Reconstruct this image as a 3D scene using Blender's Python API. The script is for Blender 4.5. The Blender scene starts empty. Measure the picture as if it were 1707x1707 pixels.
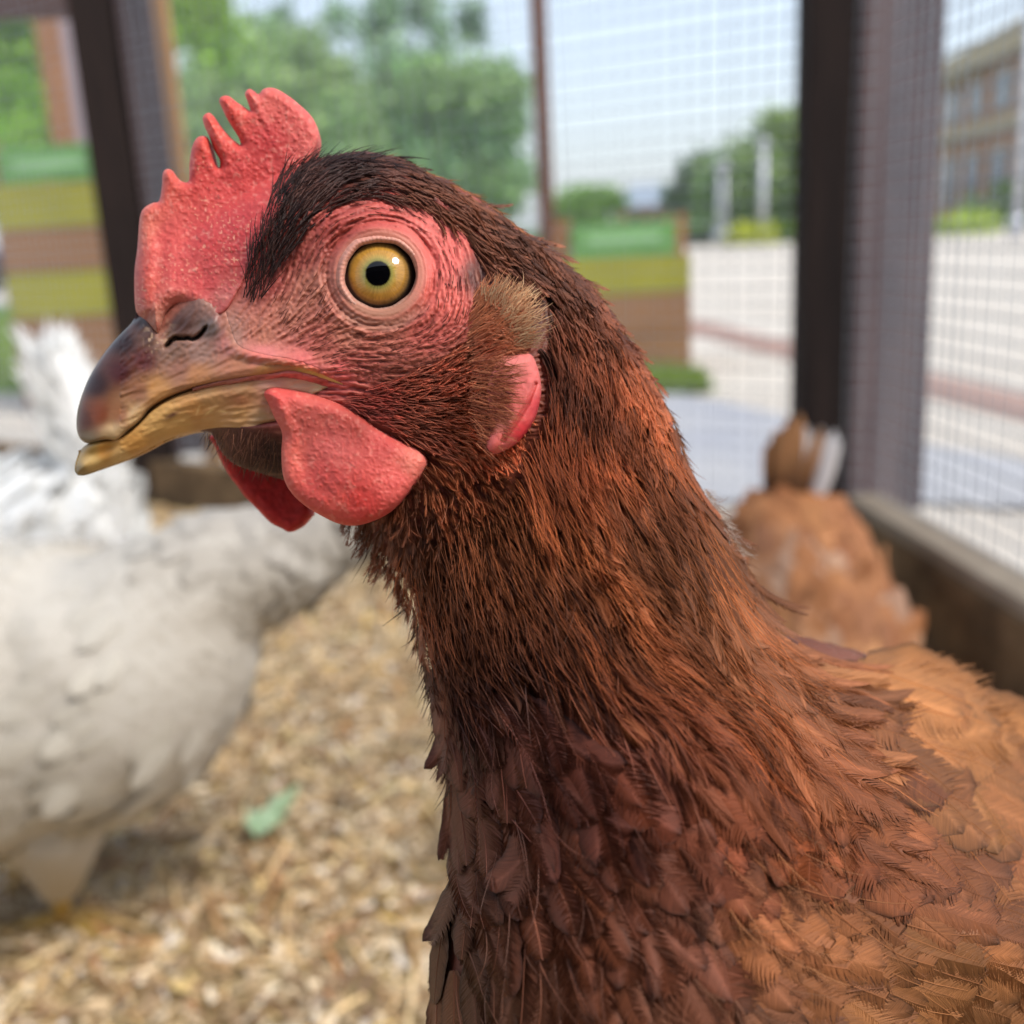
import bpy, bmesh, math, random
import numpy as np
from mathutils import Vector, Matrix, Quaternion
R_ = math.radians
rng = np.random.default_rng(7)
random.seed(7)
scene = bpy.context.scene
col = scene.collection

# ---------------------------------------------------------------- camera
FPX = 1747.0                      # focal length in photo pixels (photo is 1707 wide)
CX = 853.5
PITCH, ROLL, CAMH = R_(14.8), R_(3.0), 0.42
C0 = np.array([0.0, 0.0, CAMH])
_R0 = np.array([1.0, 0, 0]); _U0 = np.array([0, math.sin(PITCH), math.cos(PITCH)])
FW = np.array([0, math.cos(PITCH), -math.sin(PITCH)])
RT = math.cos(ROLL) * _R0 - math.sin(ROLL) * _U0
UP = math.sin(ROLL) * _R0 + math.cos(ROLL) * _U0
cd = bpy.data.cameras.new('camera'); cam = bpy.data.objects.new('camera', cd); col.objects.link(cam)
cam.matrix_world = Matrix(((RT[0], UP[0], -FW[0], 0), (RT[1], UP[1], -FW[1], 0), (RT[2], UP[2], -FW[2], CAMH), (0, 0, 0, 1)))
cd.sensor_width = 36; cd.lens = 36 * FPX / 1707
cd.clip_start = 0.01; cd.clip_end = 2000
D0 = 0.16                         # distance of the brown hen's median plane
cd.dof.use_dof = True; cd.dof.focus_distance = D0 - 0.014
cd.dof.aperture_fstop = cd.lens / 2.7
scene.camera = cam

# ---------------------------------------------------------------- light
SUN_EL, SUN_AZ = 52, 130          # azimuth clockwise from +Y (the view direction)
w = bpy.data.worlds.new('World'); scene.world = w; w.use_nodes = True
nt = w.node_tree
bg = nt.nodes['Background']; sky = nt.nodes.new('ShaderNodeTexSky'); sky.sky_type = 'NISHITA'
sky.sun_disc = False; sky.sun_elevation = R_(SUN_EL); sky.sun_rotation = R_(SUN_AZ)
sky.air_density = 1.0; sky.dust_density = 3.0; sky.ozone_density = 1.0
bg.inputs[1].default_value = 0.10
# thin bright overcast: an even cloud veil added to the clear sky
veil = nt.nodes.new('ShaderNodeBackground'); veil.inputs[0].default_value = (0.84, 0.915, 1.0, 1); veil.inputs[1].default_value = 0.52
adds = nt.nodes.new('ShaderNodeAddShader'); nt.links.new(sky.outputs[0], bg.inputs[0])
nt.links.new(bg.outputs[0], adds.inputs[0]); nt.links.new(veil.outputs[0], adds.inputs[1]); nt.links.new(adds.outputs[0], nt.nodes['World Output'].inputs[0])
sd = bpy.data.lights.new('sun', 'SUN'); sun = bpy.data.objects.new('sun', sd); col.objects.link(sun)
sd.energy = 2.5; sd.angle = R_(15); sd.color = (1, 0.965, 0.90)
_s = Vector((math.sin(R_(SUN_AZ)) * math.cos(R_(SUN_EL)), math.cos(R_(SUN_AZ)) * math.cos(R_(SUN_EL)), math.sin(R_(SUN_EL))))
sun.rotation_euler = _s.to_track_quat('Z', 'Y').to_euler()
scene.view_settings.view_transform = 'Standard'; scene.view_settings.look = 'None'
scene.view_settings.exposure = 0.42; scene.view_settings.gamma = 1

# ---------------------------------------------------------------- helpers
def P(u, v, d):
    """world point seen at photo pixel (u, v) at camera depth d (arrays allowed)"""
    u = np.asarray(u, float); v = np.asarray(v, float); d = np.asarray(d, float)
    return C0 + d[..., None] * (FW + ((u - CX) / FPX)[..., None] * RT - ((v - CX) / FPX)[..., None] * UP)
def G(u, v, z=0.0):
    """world point on the level z at photo pixel (u, v)"""
    r = FW + (u - CX) / FPX * RT - (v - CX) / FPX * UP
    return C0 + r * ((z - CAMH) / r[2])
def lin(c):
    c = np.asarray(c, float) / 255.0
    return np.where(c <= 0.04045, c / 12.92, ((c + 0.055) / 1.055) ** 2.4)
def tag(o, label=None, cat=None, group=None, kind=None):
    if label: o['label'] = label
    if cat: o['category'] = cat
    if group: o['group'] = group
    if kind: o['kind'] = kind
    return o
def empty(name, loc=(0, 0, 0), rz=0):
    o = bpy.data.objects.new(name, None); col.objects.link(o); o.location = Vector([float(x) for x in loc]); o.rotation_euler = (0, 0, rz)
    o.empty_display_size = 0.05
    return o
def par(o, parent):
    if parent is not None:
        o.parent = parent
        if parent.type == 'EMPTY' and parent.parent is None:
            m = Matrix.LocRotScale(parent.location, parent.rotation_euler, parent.scale)
            o.matrix_parent_inverse = m.inverted()
    return o
def npmesh(name, verts, faces, mat, parent=None, colors=None, smooth=True, uv=None):
    """verts (N,3) world; faces (M,4) or (M,3) numpy ints; colors (N,3) linear"""
    verts = np.ascontiguousarray(verts, np.float32).reshape(-1, 3); faces = np.ascontiguousarray(faces, np.int32)
    k = faces.shape[1]; me = bpy.data.meshes.new(name)
    me.vertices.add(len(verts)); me.vertices.foreach_set('co', verts.ravel())
    me.loops.add(faces.size); me.loops.foreach_set('vertex_index', faces.ravel())
    me.polygons.add(len(faces)); me.polygons.foreach_set('loop_start', np.arange(0, faces.size, k, dtype=np.int32))
    me.polygons.foreach_set('use_smooth', np.full(len(faces), smooth, bool))
    me.update(calc_edges=True)
    if colors is not None:
        a = me.color_attributes.new('col', 'FLOAT_COLOR', 'POINT')
        c4 = np.ones((len(verts), 4), np.float32); c4[:, :3] = np.clip(np.broadcast_to(colors, (len(verts), 3)), 0, 1)
        a.data.foreach_set('color', c4.ravel())
    if mat: me.materials.append(mat)
    o = bpy.data.objects.new(name, me); col.objects.link(o)
    return par(o, parent)
class MB:
    """collects boxes / tubes / blobs into one mesh"""
    def __init__(s): s.v = []; s.f = []
    def add(s, v, f):
        n = len(s.v); s.v += [tuple(map(float, p)) for p in v]; s.f += [tuple(i + n for i in q) for q in f]
    def box(s, c, ax, ay, az, bev=0.0):
        c, ax, ay, az = [np.asarray(q, float) for q in (c, ax, ay, az)]
        if bev <= 0:
            v = [c + i * ax + j * ay + k * az for i in (-1, 1) for j in (-1, 1) for k in (-1, 1)]
            s.add(v, [(0, 1, 3, 2), (4, 6, 7, 5), (0, 4, 5, 1), (2, 3, 7, 6), (0, 2, 6, 4), (1, 5, 7, 3)]); return
        bm = bmesh.new(); bmesh.ops.create_cube(bm, size=2)
        L = [np.linalg.norm(q) for q in (ax, ay, az)]
        for q in bm.verts: q.co = Vector((q.co.x * L[0], q.co.y * L[1], q.co.z * L[2]))
        bmesh.ops.bevel(bm, geom=bm.edges[:], offset=min(bev, 0.45 * min(L)), segments=2, affect='EDGES', profile=0.5)
        e = [ax / L[0], ay / L[1], az / L[2]]
        bm.verts.ensure_lookup_table(); bm.verts.index_update()
        v = [c + q.co.x * e[0] + q.co.y * e[1] + q.co.z * e[2] for q in bm.verts]
        s.add(v, [tuple(x.index for x in f.verts) for f in bm.faces]); bm.free()
    def abox(s, x0, x1, y0, y1, z0, z1, bev=0.0):
        s.box(((x0 + x1) / 2, (y0 + y1) / 2, (z0 + z1) / 2), ((x1 - x0) / 2, 0, 0), (0, (y1 - y0) / 2, 0), (0, 0, (z1 - z0) / 2), bev)
    def tube(s, pts, rad, n=10, cap=True):
        pts = [np.asarray(p, float) for p in pts]; rad = [rad] * len(pts) if np.isscalar(rad) else rad
        base = len(s.v); prev = None
        for i, p in enumerate(pts):
            t = pts[min(i + 1, len(pts) - 1)] - pts[max(i - 1, 0)]; t = t / (np.linalg.norm(t) + 1e-12)
            if prev is None:
                a = np.cross(t, [0, 0, 1.0] if abs(t[2]) < .9 else [1.0, 0, 0])
            else: a = prev - t * np.dot(prev, t)
            a = a / np.linalg.norm(a); b = np.cross(t, a); prev = a
            for k in range(n):
                q = 2 * math.pi * k / n
                s.v.append(tuple(p + rad[i] * (math.cos(q) * a + math.sin(q) * b)))
        for i in range(len(pts) - 1):
            for k in range(n):
                s.f.append((base + i * n + k, base + i * n + (k + 1) % n, base + (i + 1) * n + (k + 1) % n, base + (i + 1) * n + k))
        if cap:
            s.f.append(tuple(base + k for k in range(n))[::-1]); s.f.append(tuple(base + (len(pts) - 1) * n + k for k in range(n)))
    def build(s, name, mat, parent=None, smooth=False):
        me = bpy.data.meshes.new(name); me.from_pydata(s.v, [], s.f); me.update()
        bm = bmesh.new(); bm.from_mesh(me); bmesh.ops.recalc_face_normals(bm, faces=bm.faces[:]); bm.to_mesh(me); bm.free()
        if smooth: me.polygons.foreach_set('use_smooth', [True] * len(me.polygons))
        me.materials.append(mat); o = bpy.data.objects.new(name, me); col.objects.link(o)
        return par(o, parent)

# ---------------------------------------------------------------- materials
def mat(name, base=(0.5, 0.5, 0.5), rough=0.6, spec=0.4, attr=None, n1=0, n1s=1.0, n1c=None, stretch=(1, 1, 1), bump=0, bumps=50.0,
        coat=0, metal=0, sheen=0, sss=0, sssr=(0.002, 0.0007, 0.0004), transl=0, mul=None, rot=None):
    """procedural principled material: colour (or 'col' attribute) mixed with noise, noise bump"""
    m = bpy.data.materials.new(name); m.use_nodes = True; t = m.node_tree; N = t.nodes; Lk = t.links
    b = N['Principled BSDF']; b.inputs['Roughness'].default_value = rough; b.inputs['Specular IOR Level'].default_value = spec
    b.inputs['Metallic'].default_value = metal; b.inputs['Coat Weight'].default_value = coat; b.inputs['Coat Roughness'].default_value = 0.03
    if sheen: b.inputs['Sheen Weight'].default_value = sheen; b.inputs['Sheen Roughness'].default_value = 0.4
    if sss:
        b.inputs['Subsurface Weight'].default_value = sss; b.inputs['Subsurface Radius'].default_value = (1, .35, .2)
        b.inputs['Subsurface Scale'].default_value = sssr[0]
    if attr:
        a = N.new('ShaderNodeAttribute'); a.attribute_name = attr; src = a.outputs['Color']
    else:
        a = N.new('ShaderNodeRGB'); a.outputs[0].default_value = (*base, 1); src = a.outputs[0]
    tc = N.new('ShaderNodeTexCoord'); mp = N.new('ShaderNodeMapping'); mp.inputs['Scale'].default_value = stretch
    if rot: mp.inputs['Rotation'].default_value = rot
    Lk.new(tc.outputs['Object'], mp.inputs[0])
    if n1:
        no = N.new('ShaderNodeTexNoise'); no.inputs['Scale'].default_value = n1s; no.inputs['Detail'].default_value = 6; no.inputs['Roughness'].default_value = .65
        Lk.new(mp.outputs[0], no.inputs['Vector'])
        rp = N.new('ShaderNodeMapRange'); rp.inputs[1].default_value = .35; rp.inputs[2].default_value = .65; rp.inputs[3].default_value = 0; rp.inputs[4].default_value = n1
        Lk.new(no.outputs[0], rp.inputs[0])
        mx = N.new('ShaderNodeMix'); mx.data_type = 'RGBA'; mx.inputs[7].default_value = (*(n1c or tuple(x * .4 for x in base)), 1)
        Lk.new(rp.outputs[0], mx.inputs[0]); Lk.new(src, mx.inputs[6]); src = mx.outputs[2]
    Lk.new(src, b.inputs['Base Color'])
    if bump:
        nb = N.new('ShaderNodeTexNoise'); nb.inputs['Scale'].default_value = bumps; nb.inputs['Detail'].default_value = 5
        Lk.new(mp.outputs[0], nb.inputs['Vector'])
        bp = N.new('ShaderNodeBump'); bp.inputs['Strength'].default_value = bump; bp.inputs['Distance'].default_value = 1.0 / bumps * .3
        Lk.new(nb.outputs[0], bp.inputs['Height']); Lk.new(bp.outputs[0], b.inputs['Normal'])
    if transl:
        tr = N.new('ShaderNodeBsdfTranslucent'); ms = N.new('ShaderNodeMixShader'); ms.inputs[0].default_value = transl
        Lk.new(src, tr.inputs[0]); Lk.new(b.outputs[0], ms.inputs[1]); Lk.new(tr.outputs[0], ms.inputs[2])
        Lk.new(ms.outputs[0], N['Material Output'].inputs[0])
    return m
L_ = lambda *c: tuple(float(x) for x in lin(c))

# smooth value noise in numpy
def vnoise(x, y, scale, seed=0):
    r = np.random.default_rng(seed); T = r.random((256, 256))
    x = np.asarray(x, float) / scale + 1000.3; y = np.asarray(y, float) / scale + 1000.7
    xi = np.floor(x).astype(int); yi = np.floor(y).astype(int); fx = x - xi; fy = y - yi
    fx = fx * fx * (3 - 2 * fx); fy = fy * fy * (3 - 2 * fy)
    g = lambda a, b: T[a % 256, b % 256]
    return (g(xi, yi) * (1 - fx) + g(xi + 1, yi) * fx) * (1 - fy) + (g(xi, yi + 1) * (1 - fx) + g(xi + 1, yi + 1) * fx) * fy
def fbm(x, y, scale, seed=0, o=4):
    return sum(vnoise(x, y, scale / 2 ** i, seed + i) * .5 ** i for i in range(o)) / sum(.5 ** i for i in range(o))
def sm(a, b, x):
    t = np.clip((x - a) / (b - a), 0, 1); return t * t * (3 - 2 * t)
# ================================================================ SETTING
plaza_m = mat('pale_paving', L_(200, 193, 183), .85, .2, n1=.5, n1s=1.6, n1c=L_(168, 158, 146), bump=.2, bumps=30)
def sheet(name, pts, z, m, kind='structure'):
    me = bpy.data.meshes.new(name); me.from_pydata([(float(p[0]), float(p[1]), z) for p in pts], [], [tuple(range(len(pts)))]); me.materials.append(m)
    o = bpy.data.objects.new(name, me); col.objects.link(o); return tag(o, kind=kind)
sheet('ground', [(-900, -300), (900, -300), (900, 1500), (-900, 1500)], -0.02, plaza_m)
brick_m = mat('brick_paving', L_(150, 122, 112), .85, .2, n1=.4, n1s=6, n1c=L_(176, 150, 138))
a = G(1150, 532, -.016); b = G(1340, 570, -.016); c = G(1340, 605, -.016); d = G(1150, 556, -.016)
def band(name, p0, p1, q1, q0, ext, z, m):
    p0, p1, q1, q0 = [np.array(x) for x in (p0, p1, q1, q0)]
    d1 = (p1 - p0); d2 = (q1 - q0)
    return sheet(name, [p0 - d1 * ext, p1 + d1 * ext, q1 + d2 * ext, q0 - d2 * ext], z, m)
band('brick_path', G(1150, 530, -.016), G(1700, 655, -.016), G(1700, 700, -.016), G(1150, 556, -.016), .5, -.016, brick_m)
sheet('asphalt_and_shadow', [G(900, 640, -.012), G(1130, 655, -.012), G(1560, 742, -.012), G(1900, 800, -.012), G(1900, 860, -.012), G(1560, 836, -.012), G(900, 836, -.012)], -.012,
     mat('asphalt_shadow_grey', L_(158, 160, 168), .9, .2, n1=.5, n1s=3, n1c=L_(188, 186, 182), bump=.3, bumps=60))  # asphalt; the right end also paints in blue-grey shadow on the paving
lawn_m = mat('lawn', L_(100, 146, 52), .9, .1, n1=.7, n1s=4, n1c=L_(112, 150, 50), bump=.5, bumps=40)
sheet('lawn', [G(-900, 640, -.012), G(60, 655, -.012), G(60, 512, -.012), G(-900, 500, -.012)], -.012, lawn_m)
sheet('verge', [G(1085, 655, -.009), G(1195, 648, -.009), G(1165, 618, -.009), G(1060, 612, -.009)], -.008, lawn_m)
sheet('far_lawn', [(-220, 24), (220, 24), (300, 900), (-300, 900)], -.012, mat('far_grass', L_(70, 104, 45), .9, .1, n1=.6, n1s=.4, n1c=L_(96, 122, 52)))
# grass blades on the near patches
def blades(name, polyc, n, h, z, seed, label):
    r = np.random.default_rng(seed)
    p = np.array([x[:2] for x in polyc]); lo = p.min(0); hi = p.max(0); out = []
    while len(out) < n:
        q = lo + r.random(2) * (hi - lo); ins = False; j = len(p) - 1
        for i in range(len(p)):
            if (p[i, 1] > q[1]) != (p[j, 1] > q[1]) and q[0] < (p[j, 0] - p[i, 0]) * (q[1] - p[i, 1]) / (p[j, 1] - p[i, 1]) + p[i, 0]: ins = not ins
            j = i
        if ins: out.append(q)
    out = np.array(out); a = r.random(n) * 6.28; hh = h * (.4 + .8 * r.random(n)); wd = .003 + .002 * r.random(n)
    dx = np.stack([np.cos(a), np.sin(a)], 1)
    b0 = np.c_[out, np.full(n, z)]; v = np.zeros((n, 4, 3))
    v[:, 0] = b0; v[:, 1] = b0; v[:, 0, :2] -= dx * wd[:, None]; v[:, 1, :2] += dx * wd[:, None]
    lean = r.normal(size=(n, 2)) * h * .3
    v[:, 2] = b0; v[:, 2, 2] += hh; v[:, 2, :2] += lean + dx * .0006; v[:, 3] = b0; v[:, 3, 2] += hh; v[:, 3, :2] += lean - dx * .0006
    c = lin([128, 152, 52]) * (.6 + .8 * r.random((n, 1))) * np.array([1, 1, 1]); c = np.repeat(c, 4, 0)
    o = npmesh(name, v.reshape(-1, 3), np.arange(n * 4).reshape(n, 4), grass_m, colors=c); tag(o, label, 'grass', kind='stuff')
grass_m = mat('grass_blade', rough=.6, attr='col', transl=.3)
blades('grass', [G(-90, 640), G(58, 650), G(58, 525), G(-60, 525)], 9000, .04, -.012, 3, 'short green grass on the lawn left of the painted box')
blades('grass_fringe', [G(1085, 650), G(1185, 645), G(1155, 622), G(1060, 618)], 4000, .04, -.012, 4, 'green grass tufts at the foot of the painted box on the right')

# run floor: dark litter base, a sheet with undulation
def floor_z(x, y): return .006 + .014 * fbm(x * 100 + 500, y * 100, 14, 31) + .02 * (fbm(x * 100, y * 100, 45, 77) - .5)
gx, gy = np.meshgrid(np.linspace(-1.6, 1.0, 300), np.linspace(-.6, 2.0, 300))
# corner post and the two walls of the run
CP = P(1440, 700, 1.13)[:2]                                  # corner post
WD = np.array([-.84, .54]); WD /= np.linalg.norm(WD)         # back wall runs away to the left
WN = np.array([-WD[1], WD[0]])                               # horizontal normal of the back wall
if WN[1] > 0: WN = -WN                                       # points to the camera side
SD = np.array([-.02, -1.0]) + np.array([.09, 0]); SD /= np.linalg.norm(SD)   # side wall towards the camera
SN = np.array([SD[1], -SD[0]])                               # inward normal
if SN[0] > 0: SN = -SN
fx, fy = gx, gy
inside = ((fx - CP[0]) * WN[0] + (fy - CP[1]) * WN[1] > .02) & ((fx - CP[0]) * SN[0] + (fy - CP[1]) * SN[1] > .02)
Z = floor_z(fx, fy); n = 300
idx = np.arange(n * n).reshape(n, n); q = np.stack([idx[:-1, :-1], idx[:-1, 1:], idx[1:, 1:], idx[1:, :-1]], -1).reshape(-1, 4)
q = q[inside.ravel()[q].all(1)]
V = np.stack([fx, fy, Z], -1).reshape(-1, 3)
used = np.unique(q); mp_ = -np.ones(len(V), int); mp_[used] = np.arange(len(used))
fl = npmesh('floor', V[used], mp_[q], mat('litter_base', L_(128, 106, 74), .95, .1, n1=.8, n1s=30, n1c=L_(176, 158, 120), bump=.6, bumps=200))
tag(fl, kind='structure')
# bedding: straw bits and shavings, uncountable
def bedding(n, seed):
    r = np.random.default_rng(seed)
    # more of them close to the camera
    x = r.uniform(-1.5, .62, n * 3); y = r.uniform(.25, 1.9, n * 3)
    k = ((x - CP[0]) * WN[0] + (y - CP[1]) * WN[1] > .05) & ((x - CP[0]) * SN[0] + (y - CP[1]) * SN[1] > .04)
    x = x[k][:n]; y = y[k][:n]; n = len(x)
    long_ = r.random(n) < .2
    L = np.where(long_, r.uniform(.016, .055, n), r.uniform(.005, .014, n)); W = np.where(long_, r.uniform(.0014, .003, n), r.uniform(.002, .0048, n))
    a = r.random(n) * 6.283; el = r.normal(0, .25, n) ; z = floor_z(x, y) + r.uniform(.001, .010, n)
    ax = np.stack([np.cos(a) * np.cos(el), np.sin(a) * np.cos(el), np.sin(el)], 1)
    tl = r.normal(0, .5, n); side = np.stack([-np.sin(a), np.cos(a), np.zeros(n)], 1); up = np.cross(ax, side)
    sd_ = side * np.cos(tl)[:, None] + up * np.sin(tl)[:, None]; nn = np.cross(ax, sd_)
    curl = r.uniform(-.25, .25, n) * L; c = np.stack([x, y, z], 1)
    v = np.zeros((n, 6, 3))
    for i, t in enumerate((-.5, 0, .5)):
        p = c + ax * (L * t)[:, None] + nn * (curl * (1 - 4 * t * t))[:, None]
        v[:, i * 2] = p - sd_ * W[:, None] / 2; v[:, i * 2 + 1] = p + sd_ * W[:, None] / 2
    b = np.arange(n)[:, None] * 6
    f = np.concatenate([b + [0, 1, 3, 2], b + [2, 3, 5, 4]])
    pal = np.array([lin(c) for c in ([208, 188, 156], [192, 168, 134], [172, 146, 114], [224, 208, 182], [152, 124, 96], [122, 96, 74], [204, 194, 180], [214, 188, 128], [178, 132, 94])])
    cc = pal[r.choice(len(pal), n, p=[.2, .2, .15, .12, .1, .07, .08, .05, .03])] * r.uniform(1.0, 1.4, (n, 1))
    dirt = sm(.5, .75, fbm(x * 100, y * 100, 12, 9)) * .6 + sm(.22, -.1, x + .9) * .5 * sm(.9, .5, y)
    cc = cc * (1 - np.clip(dirt, 0, .75))[:, None]; cc[long_] = cc[long_] * np.array([1.12, 1.02, .80])
    o = npmesh('straw_bedding', v.reshape(-1, 3), f, mat('straw', rough=.6, attr='col', transl=.15), colors=np.repeat(cc, 6, 0))
    tag(o, 'loose pale straw bits and wood shavings covering the run floor', 'straw', kind='stuff')
bedding(70000, 5)

# timber
dark_wood = mat('dark_wood_and_shade', L_(30, 23, 22), .8, .2, n1=.8, n1s=9, n1c=L_(50, 38, 34), stretch=(8, 8, .6), bump=.5, bumps=40)  # near-black paints shade into the post sides; plain dark colour elsewhere
grey_wood = mat('weathered_wood', L_(98, 82, 82), .8, .25, n1=.9, n1s=5, n1c=L_(62, 50, 54), stretch=(7, 7, .8), bump=.4, bumps=40)
brown_wood = mat('brown_batten_wood', L_(142, 88, 56), .75, .25, n1=.6, n1s=9, n1c=L_(92, 60, 44), stretch=(8, 8, .8), bump=.3, bumps=40)
gold_wood = mat('lit_pine', L_(196, 148, 84), .7, .3, n1=.5, n1s=9, n1c=L_(160, 112, 66), stretch=(8, 8, .8))  # golden base colour carries the batten's lit look
sill_top = mat('weathered_sill', L_(150, 138, 122), .85, .2, n1=.7, n1s=14, n1c=L_(120, 106, 92), bump=.4, bumps=60)
moss_wood = mat('damp_board', L_(134, 110, 82), .9, .15, n1=.9, n1s=14, n1c=L_(66, 54, 42), bump=.8, bumps=50)
v3 = lambda p, z: np.array([p[0], p[1], z])
def vpost(mb, c, ax, ay, z0, z1, bev=.003):
    mb.box(v3(c, (z0 + z1) / 2), v3(ax, 0), v3(ay, 0), (0, 0, (z1 - z0) / 2), bev)
rot2 = lambda p, a: np.array([p[0] * math.cos(a) - p[1] * math.sin(a), p[0] * math.sin(a) + p[1] * math.cos(a)])
TOP = 1.75
def corner_post(center, ang, wd_l, wd_r, label, thick=.026):
    """a post split in two: left side near-black to paint in its shade, weathered board on the right"""
    e = empty('corner_post', v3(center, 0)); tag(e, label, 'post')
    ex = rot2(np.array([1.0, 0]), ang); ey = rot2(np.array([0, 1.0]), ang)
    m = MB(); vpost(m, center - ex * wd_l / 2, ex * wd_l / 2, ey * thick, .0, TOP); m.build('shade_side', dark_wood, e)  # shaded face of the post, painted near-black as a separate box
    ex2 = rot2(ex, .25); ey2 = rot2(ey, .25)
    m = MB(); vpost(m, center + ex2 * (wd_r / 2 + .002) + ey * .0, ex2 * wd_r / 2, ey2 * (thick - .004), .09, TOP); m.build('board', grey_wood, e)
    return e
pc = P(1402, 420, 1.13)[:2]
corner_post(pc, 0.0, .046, .098, 'thick corner post, shade-painted near-black side and grey-brown board, on the right')
lp = P(226, 260, 1.66)[:2]
corner_post(lp, 0.0, .066, .050, 'leaning post with shade-painted dark side and grey board behind the comb on the left')
m = MB(); q = P(277, 120, 1.72)[:2]; vpost(m, q, np.array([.016, 0]), np.array([0, .015]), 0, TOP); tag(m.build('batten', gold_wood), 'golden batten with its lit tone painted in, right of the dark left post', 'batten')
m = MB(); q = P(905, 200, 1.42)[:2]; vpost(m, q, np.array([.0105, 0]), np.array([0, .010]), 0, TOP); tag(m.build('batten', brown_wood), 'thin brown batten rising between the tree and open sky', 'batten')
# the farther frame at the top left
e = empty('door_frame', P(100, 150, 2.0)); tag(e, 'brown door frame with pale jamb seen left of the dark post', 'door frame')
m = MB(); q = P(92, 140, 3.4); vpost(m, q[:2], np.array([.034, 0]), np.array([0, .02]), P(92, 243, 3.4)[2], TOP + .3); m.build('jamb', mat('tan_jamb_wood', L_(158, 112, 74), .75, .25, n1=.5, n1s=9, n1c=L_(122, 84, 58)), e)
m = MB(); q = P(128, 140, 3.42); vpost(m, q[:2], np.array([.030, 0]), np.array([0, .012]), P(128, 243, 3.4)[2], TOP + .3); m.build('jamb_board', mat('lilac_grey_board', L_(168, 154, 160), .7, .3, n1=.3, n1s=8, n1c=L_(140, 126, 134)), e)
m = MB(); a = P(-160, 8, 1.9); b = P(275, 8, 1.9); ctr = (a + b) / 2
m.box(ctr, (b - a) / 2, (0, .02, 0), (0, 0, .022), .002); m.build('lintel', mat('red_brown_wood', L_(104, 64, 46), .7, .3, n1=.5, n1s=8, n1c=L_(76, 46, 36), stretch=(1, 6, 6)), e)
# low sill boards
SL = 1.9
e = empty('side_sill', v3(CP, 0)); tag(e, 'damp dark kick board with pale weathered cap along the right wall', 'kick board')
o0 = CP + SN * .0
m = MB(); c = o0 + SD * .6; m.box(v3(c, .055), v3(SD * .6, 0), v3(SN * .018, 0), (0, 0, .055), .002); m.build('board', moss_wood, e)
m = MB(); c = o0 + SD * .6 - SN * .004; m.box(v3(c, .1185), v3(SD * .6, 0), v3(SN * .020, 0), (0, 0, .0075), .002); m.build('cap', sill_top, e)
e = empty('back_sill', v3(CP, 0)); tag(e, 'dark low board closing the run floor at the back', 'kick board')
m = MB(); c = CP + WD * (SL / 2 + .05); m.box(v3(c, .04), v3(WD * SL / 2, 0), v3(WN * .015, 0), (0, 0, .044), .002); m.build('board', moss_wood, e)
# unseen wall and roof added to darken the reflection in the hen's eye
e = empty('reflection_blocker', (0, -1.5, 0)); tag(e, 'added dark boarded wall behind the viewer, unseen, darkening the eye reflection', 'light blocker')
m = MB()
for i in range(9): m.abox(-1.7, 1.1, -1.50 - .004 * (i % 2), -1.46, .01 + i * .17, .01 + i * .17 + .166, .003)
m.build('wall', dark_wood, e)
m = MB(); m.box((-.3, -2.0, 1.75), (1.6, 0, 0), (0, .75, .16), (0, 0, .02)); m.build('roof', mat('blocker_felt', L_(60, 60, 62), .9, .2), e)  # roof of the added, unseen reflection blocker
m = MB(); m.abox(-.5, -.15, -1.455, -1.44, .03, .42, .003); m.build('blocker_door', brown_wood, e)
# wire mesh panels: every wire real
wire_m = mat('galvanised_wire', L_(150, 156, 164), .45, .5, metal=.3)
def wire_panel(name, o, dr, Lh, z0, z1, sp, r, label, n_off):
    m = MB(); off = n_off; rw = np.random.default_rng(17)
    o = o + off
    nv = int(Lh / sp); nh = int((z1 - z0) / sp); nrm = np.array([-dr[1], dr[0]])
    for i in range(nv + 1):
        p = o + dr * (i * sp + .004); a_, b_, c_ = rw.normal(0, .0016, 3)
        m.tube([v3(p + nrm * .0006 * math.sin(z * 9 + i * .3) + dr * (a_ * math.sin(z * 3 + b_ * 999) + .0012 * math.sin(z * 5 + i * .13)), z) for z in np.linspace(z0, z1, 9)], r, 5, False)
    for j in range(nh + 1):
        a_, b_, c_ = rw.normal(0, .0014, 3)
        m.tube([v3(o + dr * s_ + nrm * .0012, z0 + j * sp + a_ * math.sin(s_ * 4 + b_ * 999) + .003 * math.sin(s_ * 3.1 + .5)) for s_ in np.linspace(0, Lh, 11)], r, 5, False)
    return tag(m.build(name, wire_m), label, 'wire mesh')
wire_panel('wire_mesh', CP, WD, SL, .088, TOP, .0185, .00105, 'square wire mesh across the back of the run', -WN * .02)
wire_panel('wire_mesh', CP, SD, 1.2, .127, TOP, .0185, .00105, 'square wire mesh above the kick board along the right wall', -SN * .012)

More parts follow.
